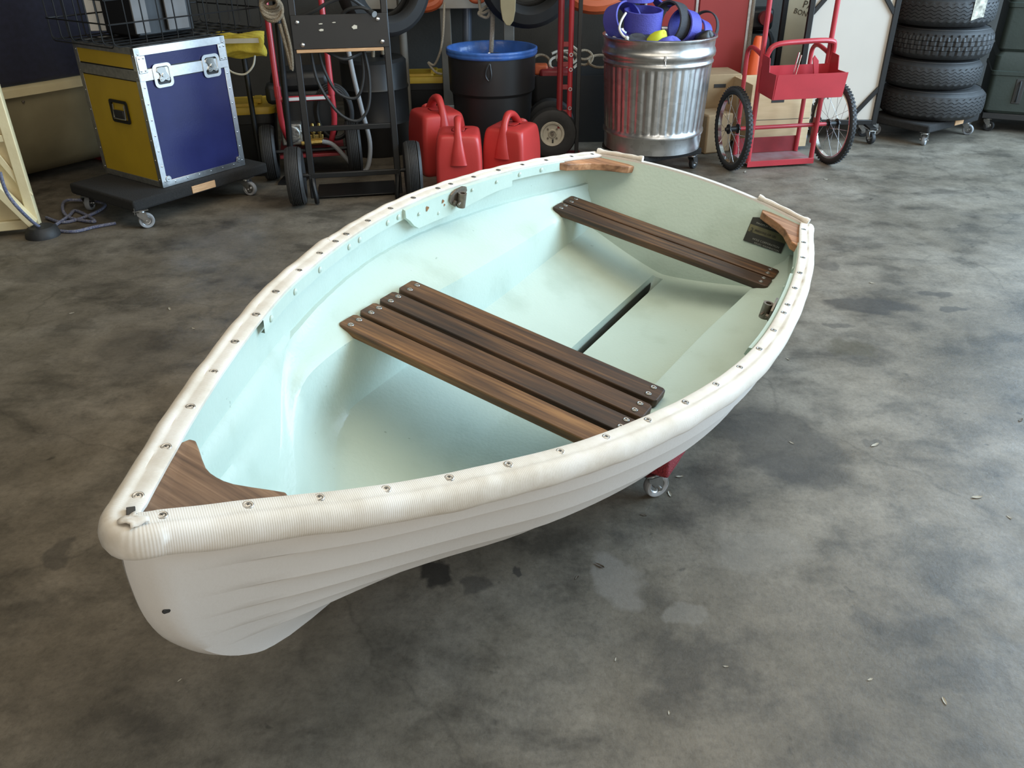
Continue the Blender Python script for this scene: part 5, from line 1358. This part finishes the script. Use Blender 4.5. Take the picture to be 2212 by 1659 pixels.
for sx in (-1, 1):
    mb = MB(); mb.tube([(sx*xp, -.02, .04), (sx*xp, -.02, 1.32)], .0155, 12); mb.build('upright', 'red_paint', ct)
    mb = MB(); mb.box((sx*xp, -.005, .215), (.012, .060, .16)); mb.build('axle_bracket', 'red_paint', ct, bevel=.002)
    mb = MB(); mb.tube([(sx*xp, .19, .04), (sx*xp, .19, .58)], .0135, 10); mb.build('rear_upright', 'red_paint', ct)
    mb = MB(); mb.tube(smoothpath([(sx*(xp+.0), .19, .58), (sx*xp, .185, .68), (sx*xp, .13, .715), (sx*xp, .03, .700), (sx*xp, -.02, .685)], 5), .0135, 10); mb.build('side_hoop', 'red_paint', ct)
mb = MB(); mb.tube(smoothpath([(-xp+.02, -.03, .62), (-xp+.02, -.05, .70), (-xp+.06, -.06, .752), (0, -.06, .765), (xp-.03, -.06, .765), (xp+.01, -.05, .73), (xp+.01, -.03, .62)], 5), .0155, 10); mb.build('front_hoop', 'red_paint', ct)
mb = MB(); mb.tube(smoothpath([(-xp, -.02, 1.32), (-xp+.03, -.02, 1.38), (xp-.03, -.02, 1.38), (xp, -.02, 1.32)], 5), .0155, 10); mb.build('push_handle', 'red_paint', ct)
# foot plate
mb = MB(); mb.box((0, .085, .035), (.46, .24, .006)); mb.build('foot_plate', 'plate_worn' if 'plate_worn' in MATS else 'red_paint_dark', ct)
mbox('plate_lip', (0, -.036, .032), (.46, .006, .036), 'red_paint', ct, .001)
mbox('rear_plate', (0, .20, .090), (.44, .006, .100), 'red_paint_dark', ct, .001)
for x in (-.02, .02, .05): mbox('bolt', (x, -.01, .016), (.014, .014, .018), 'zinc', ct, .001)
# open tool tray
ty0, ty1, tx, tz0, tz1 = -.235, -.045, .222, .470, .612
def plate(name, V, F=((0, 1, 2, 3),), m='red_paint'):
    mb = MB(); mb.add(V, F); o = mb.build(name, m, ct, smooth=False); s_ = o.modifiers.new('t', 'SOLIDIFY'); s_.thickness = .004; s_.offset = 0; return o
plate('tray_front', [(-tx+.005, ty0, tz0), (tx+.005, ty0, tz0), (tx+.012, ty0-.012, tz1), (-tx+.008, ty0-.012, tz1)])
plate('tray_back', [(-tx, ty1, tz0+.01), (tx, ty1, tz0+.01), (tx, ty1, tz1+.02), (-tx, ty1, tz1+.02)])
plate('tray_bottom', [(-tx, ty0, tz0), (tx, ty0, tz0), (tx, ty1, tz0+.01), (-tx, ty1, tz0+.01)])
for sx in (-1, 1):
    x = sx*tx
    plate('tray_side', [(x, ty0, tz0), (x, ty1, tz0+.01), (x, ty1, .700), (x, -.135, .690), (x, -.150, tz1), (x, ty0-.010, tz1)], ((0, 1, 2, 3, 4, 5),))
# chrome wrench and red clamp sticking out of the tray
mb = MB(); mb.bar((-.07, -.13, .52), (-.035, -.12, .715), .012, .004); mb.bar((-.055, -.13, .52), (-.02, -.125, .70), .012, .004); o = mb.build('pliers', 'chrome', None, bevel=.002); o.location = ct.location; o.rotation_euler = (0, 0, qrz); tag(o, 'chrome handled pliers standing in the red cart tray', 'tool')
mb = MB(); mb.prism([(-.015, 0), (.015, 0), (.0, .09), (-.03, .12), (-.04, .10)], -.004, .004, R=Ryy); o = mb.build('red_clamp', 'red_paint', None, bevel=.002); o.location = Vector(ct.location)+Matrix.Rotation(qrz, 3, 'Z') @ Vector((.10, -.12, .575)); o.rotation_euler = (0, 0, qrz); tag(o, 'small red clamp standing in the red cart tray', 'tool')

# ------------------------------------------------------------------ framed panels on casters
mat('panel_white', (.56, .51, .44), .5, var=.06, scale=3)
mat('panel_cream', (.42, .35, .235), .6, color2=(.36, .30, .19), scale=4)
mat('stencil', (.05, .032, .014), .8)
def framed(loc, rz, w_, h_, pm, lab, name='panel_screen'):
    t = thing(name, lab, 'panel', loc, rz, 'framed panels on casters')
    mbox('panel', (0, .0, h_/2+.12), (w_-.03, .012, h_-.04), pm, t, 0)
    for sx in (-1, 1): mbox('post', (sx*w_/2, -.008, h_/2+.11), (.036, .036, h_), 'black_paint', t, .003)
    for z in (.125, h_+.10): mbox('rail', (0, -.008, z), (w_, .034, .034), 'black_paint', t, .003)
    for sx in (-1, 1):
        for z0, z1 in ((.14, .36), (h_+.08, h_-.14)):
            mb = MB(); mb.bar((sx*(w_/2-.01), -.012, z1), (sx*(w_/2-.18), -.012, z0), .028, .024, up=(0, 1, 0)); mb.build('corner_brace', 'black_paint', t, bevel=.002)
        for y in (-.10, .10): caster(t, (sx*(w_/2-.04), y, 0), .8+y*5, fork=FORKD, whl=CWB, sc=1.05)
        mbox('foot', (sx*(w_/2-.04), 0, .108), (.05, .30, .014), 'black_paint', t, .002)
    return t
q1, q2 = atz(1733, 300), atz(1880, 300)
framed((lerp(q1.x, q2.x, .5)-.05, 6.10, 0), -.06, .56, .98, 'panel_white', 'white panel in a black frame on casters, beside the tyre stack')
xa, xb_ = aty(1688, 80, 6.62).x, aty(1790, 80, 6.62).x
t2 = framed(((xa+xb_)/2+.05, 6.66, 0), .05, xb_-xa+.10, 1.1, 'panel_cream', 'cream stencilled panel in a black frame behind the red cart')
q_ = aty(1722, 22, 6.6)
Lx = Matrix.Rotation(-.05, 3, 'Z') @ (Vector((q_.x, 6.6, q_.z))-Vector(t2.location))
text_on('PAN', .07, Vector((Lx.x+.05, -.008, Lx.z+.015)), t2, 'stencil', xax=Vector((.98, 0, -.2)).normalized(), yax=Vector((.2, 0, .98)).normalized())
text_on('BONED 16', .050, Vector((Lx.x-.01, -.008, Lx.z-.022)), t2, 'stencil', xax=Vector((.97, 0, -.26)).normalized(), yax=Vector((.26, 0, .97)).normalized())
# dim machinery between cabinet and cream panel
t = thing('shop_compressor', 'dim compressor with hose and red knob behind the left cart upright', 'machine', (aty(1640, 60, 7.0).x, 7.12, 0))
mb = MB(); mb.lathe([(.0005, .12), (.13, .13), (.16, .18), (.16, .55), (.13, .60), (.0005, .61)], 28); mb.build('tank', 'black_paint', t)
mbox('motor', (.0, -.02, .70), (.22, .18, .16), 'black_plastic', t, .03)
mb = MB(); mb.lathe([(.0005, -.03), (.05, -.03), (.055, 0), (.05, .03), (.0005, .03)], 20, R=Ryy, c=(.02, -.18, .72)); mb.build('knob', 'red_paint_dark', t)
mb = MB(); mb.cyl((-.08, -.15, .45), (-.08, -.15, .85), .025, .018, seg=12); mb.build('filter_bottle', 'rope_white', t)
mb = MB(); mb.tube(smoothpath([(.02, -.18, .68), (.08, -.22, .55), (.05, -.24, .38), (.12, -.2, .25), (.1, -.16, .13)], 6), .012, 8); mb.build('air_hose', 'black_rubber', t)
for x in (-.1, .1): mbox('leg', (x, 0, .07), (.03, .18, .14), 'black_paint', t, .003)

# ------------------------------------------------------------------ tyre stack on dolly
tc_ = (3.005, 6.22)
tdl = thing('furniture_dolly', 'black carpeted furniture dolly under the tyre stack', 'dolly', (tc_[0], tc_[1], 0), .62, 'furniture dollies')
mbox('deck', (0, 0, .125), (.66, .50, .055), 'black_carpet', tdl, .012)
pe = Matrix.Rotation(-.62, 3, 'Z') @ (atz(2070, 264, .125)-Vector((tc_[0], tc_[1], .125)))
mbox('bare_edge', (min(.2, pe.x), -.252, .127), (.11, .006, .034), 'bare_ply', tdl, .001)
for x, y, a_ in ((-.27, -.20, 1.9), (.27, -.20, .2), (-.27, .20, 1), (.27, .20, 2.2)): caster(tdl, (x, y, 0), a_)
mat('tyre_dusty', (.026, .026, .026), .62, var=.35, scale=14, bump=.12)
def tread_tyre(loc, R_, w_, kind, lab, rz):
    t = thing('car_tyre', lab, 'tyre', loc, rz, 'tyres stacked on the dolly')
    h = w_/2; mb = MB()
    prof = [(R_*.56, .012), (R_*.60, .002), (R_*.74, .0), (R_*.88, .012), (R_*.955, .035)]
    nr = 5 if kind == 'rib' else 4
    for k in range(nr):
        z0 = lerp(.045, w_-.045, k/nr); z1 = lerp(.045, w_-.045, (k+.82)/nr); z2 = lerp(.045, w_-.045, (k+.84)/nr); z3 = lerp(.045, w_-.045, (k+.98)/nr)
        bul = lambda z: R_*(1-.05*((z-h)/h)**2)
        prof += [(bul(z0), z0), (bul(z1), z1), (bul(z2)-.009, z2), (bul(z3)-.009, z3)]
    prof += [(R_*.955, w_-.035), (R_*.88, w_-.012), (R_*.74, w_), (R_*.60, w_-.002), (R_*.56, w_-.012)]
    nseg = 168
    def fn(r, z, a_):
        if kind == 'rib':
            return r
        if .04 < z < w_-.04 and r > R_*.93:
            return r-.010*(1 if (int(round(a_*nseg/(2*pi)))+(2 if int(z/.045) % 2 else 0)) % 4 == 0 else 0)
        return r
    vs0 = len(mb.v)
    mb.lathe(prof, nseg, fn=fn, closed=True)
    if kind == 'rib':   # zig-zag the grooves
        out_ = []
        for (x, y, z) in mb.v:
            if .04 < z < w_-.04: z += .0045*(1 if int(round(atan2(y, x)*nseg/(2*pi))) % 4 < 2 else -1)
            out_.append((x, y, z))
        mb.v = out_
    mb.build('tread', 'tyre_dusty', t, ang=30)
    mb = MB(); mb.lathe([(R_*.88, w_-.0105), (R_*.885, w_-.008), (R_*.89, w_-.0125)], 96); mb.lathe([(R_*.70, w_+.0005), (R_*.705, w_+.003), (R_*.71, w_+.0005)], 96); mb.build('sidewall_ring', 'tyre_dusty', t)
    return t
zt = .154
for k, (dx, R_, w_, kind, lab) in enumerate(((.03, .352, .205, 'rib', 'bottom tyre of the stack, sitting on the dolly'), (-.02, .332, .190, 'rib', 'second tyre from the bottom of the stack'), (-.005, .340, .205, 'block', 'block treaded tyre, third from the bottom of the stack'), (-.03, .335, .200, 'rib', 'fourth tyre of the stack with torn paper label on its tread'), (-.02, .335, .205, 'rib', 'top tyre of the stack'))):
    t = tread_tyre((tc_[0]+dx, tc_[1], zt), R_, w_, kind, lab, k*.7)
    if k == 3:
        mb = MB(); rows = []
        for i in range(7):
            rows.append([((R_+.003)*cos(a_), (R_+.003)*sin(a_), lerp(.06, .19, i/6)+.012*sin(9*a_+i)) for a_ in [-1.45-k*.7+.055*j for j in range(6)]])
        mat('torn_paper', (.52, .48, .38), .8, color2=(.10, .09, .07), scale=30)
        mb.grid(rows); mb.build('torn_label', 'torn_paper', t)
    zt += w_+.001

# ------------------------------------------------------------------ dark green cases with plastic sheet at the right edge
mat('case_green', (.030, .040, .031), .6, var=.25, scale=5, bump=.1)
p = atz(2200, 268, .1)
gd = thing('case_dolly', 'low black dolly under the dark green cases at the right edge', 'dolly', (3.93, 6.44, 0), -.42)
mbox('deck', (0, 0, .115), (.70, .60, .045), 'black_plastic', gd, .006)
for x, y, a_ in ((-.30, -.25, 1.2), (.30, -.25, .2), (-.30, .25, 1), (.30, .25, 2.2)): caster(gd, (x, y, 0), a_, fork=FORKD, whl=CWB)
zz = .1385
for h_, lab in ((.42, 'lower dark green transport case on the low dolly at right'), (.46, 'upper dark green transport case stacked at the right edge')):
    t = thing('transport_case', lab, 'case', (3.93, 6.44, zz), -.42, 'dark green transport cases')
    mb = MB(); V = []
    for z, k in ((0, .95), (.02, 1), (h_*.62, 1), (h_*.63, 1.02), (h_*.69, 1.02), (h_*.70, 1), (h_-.03, 1), (h_, .95)): V.append([(x*k, y*k, z) for x, y in rrect(.72, .62, .04, 4)])
    for r in V: r.append(r[0])
    mb.grid(V); mb.prism([(x*.95, y*.95) for x, y in rrect(.72, .62, .04, 4)], 0, .001); mb.prism([(x*.95, y*.95) for x, y in rrect(.72, .62, .04, 4)], h_-.001, h_); mb.build('shell', 'case_green', t, ang=30)
    for x in (-.16, .16):
        mbox('handle_recess', (x, -.3105, h_*.38), (.060, .008, .17), 'screw_dark', t, .01)
        mb = MB(); mb.tube([(x, -.318, h_*.38-.07), (x, -.330, h_*.38-.05), (x, -.330, h_*.38+.05), (x, -.318, h_*.38+.07)], .007, 8); mb.build('handle', 'black_rubber', t)
    mbox('label_plate', (.0, -.312, h_*.12), (.14, .004, .03), 'alu_dull', t, .002)
    zz += h_+.001
# crumpled translucent green sheet
mat('sheet_green', (.11, .17, .135), .25, var=.5, scale=12, spec=.8)
mb = MB(); rows = []
for i in range(26):
    r = []
    for j in range(18):
        u_, v_ = j/17, i/25
        z = 1.05-.92*v_*(.55+.45*u_) ; x = .0+.36*u_+.02*sin(v_*9+u_*4); y = -.345-.015*sin(v_*13+u_*7)-.012*sin(u_*19+v_*5)-.02*v_
        r.append((x, y, z))
    rows.append(r)
mb.grid(rows); o = mb.build('plastic_sheet', 'sheet_green', None, fix=False); o.location = (3.93, 6.44, 0); o.rotation_euler = (0, 0, -.42); s_ = o.modifiers.new('t', 'SOLIDIFY'); s_.thickness = .002
tag(o, 'crumpled green plastic sheet hanging over the dark green cases', 'sheet')

# ------------------------------------------------------------------ dry leaves and flakes on the floor
mat('leaf_tan', (.42, .38, .30), .8, var=.4, scale=60)
mat('leaf_dark', (.10, .075, .05), .8, var=.3, scale=60)
def leaf_mesh(m, k):
    r_ = random.Random(k); mb = MB(); rows = []
    for i in range(6):
        t = i/5; w_ = .34*sin(pi*(t*.92+.04))*(1+r_.uniform(-.25, .25))
        rows.append([(lerp(-.5, .5, t), s_*w_*.5, .10*(t-.5)**2+.10*abs(s_)*(.6+r_.uniform(-.3, .3))+.03) for s_ in (-1, 0, 1)])
    mb.grid(rows); return mb.mesh('leaf', m)
LM = [leaf_mesh('leaf_tan', k) for k in range(3)] + [leaf_mesh('leaf_dark', k) for k in range(2)]
LEAVES = [
 (1468, 1030, 11, 0, 'pale leaf flake right of the red carpeted bunk'), (1447, 1068, 13, 0, 'curled pale leaf beside the boat dolly caster'),
 (1668, 770, 12, 0, 'white paint flake just outside the starboard gunwale'), (1702, 776, 7, 0, 'small pale flake, second one off the starboard gunwale'),
 (1890, 962, 15, 0, 'largest pale leaf on the open floor right of the boat'), (1710, 957, 8, 0, 'thin pale sliver on the dark damp patch'),
 (2205, 908, 12, 4, 'dark leaf scrap at the right edge of the floor'), (1295, 1222, 15, 3, 'dark curled leaf on the pale scuff below the hull'),
 (1246, 1248, 9, 3, 'small dark scrap left of the pale scuff'), (1390, 1113, 9, 3, 'dark folded leaf below the boat dolly caster'),
 (1330, 1425, 7, 0, 'lone pale flake on the floor below the pale scuff'), (1568, 1440, 8, 0, 'pale flake on the floor between the scuff and bottom right'),
 (2040, 1515, 14, 0, 'broad pale leaf near the bottom right corner'), (2110, 1075, 16, 0, 'long pale sliver on the right floor, highest of the lower ones'),
 (2180, 1118, 9, 0, 'pale flake near the right edge below the long sliver'), (1880, 1468, 10, 1, 'curled pale leaf left of the bottom right corner'),
 (367, 668, 10, 0, 'pale flake left of the port gunwale'), (155, 677, 7, 0, 'tiny pale flake furthest left on the floor'),
 (418, 710, 8, 1, 'pale flake touching the port gunwale side of the floor'), (388, 1470, 7, 0, 'pale flake below the bow'),
 (1884, 612, 8, 0, 'pale fleck above the long oil stain'), (1610, 372, 9, 1, 'brown leaf beside the left cart wheel'),
 (1785, 388, 8, 1, 'pale leaf in front of the right cart wheel'), (1445, 1540, 8, 1, 'lowest pale flake at the bottom centre of the floor')]
for i, (x, y, px_, k, lab) in enumerate(LEAVES):
    p = atz(x, y); q_ = atz(x+px_, y); L_ = (q_-p).length*1.6
    o = bpy.data.objects.new('leaf_flake', LM[k]); col.objects.link(o); o.location = (p.x, p.y, 0); o.rotation_euler = (0, 0, i*1.7); o.scale = (L_, L_, L_*.8)
    tag(o, lab, 'leaf', 'leaf flakes on the floor')
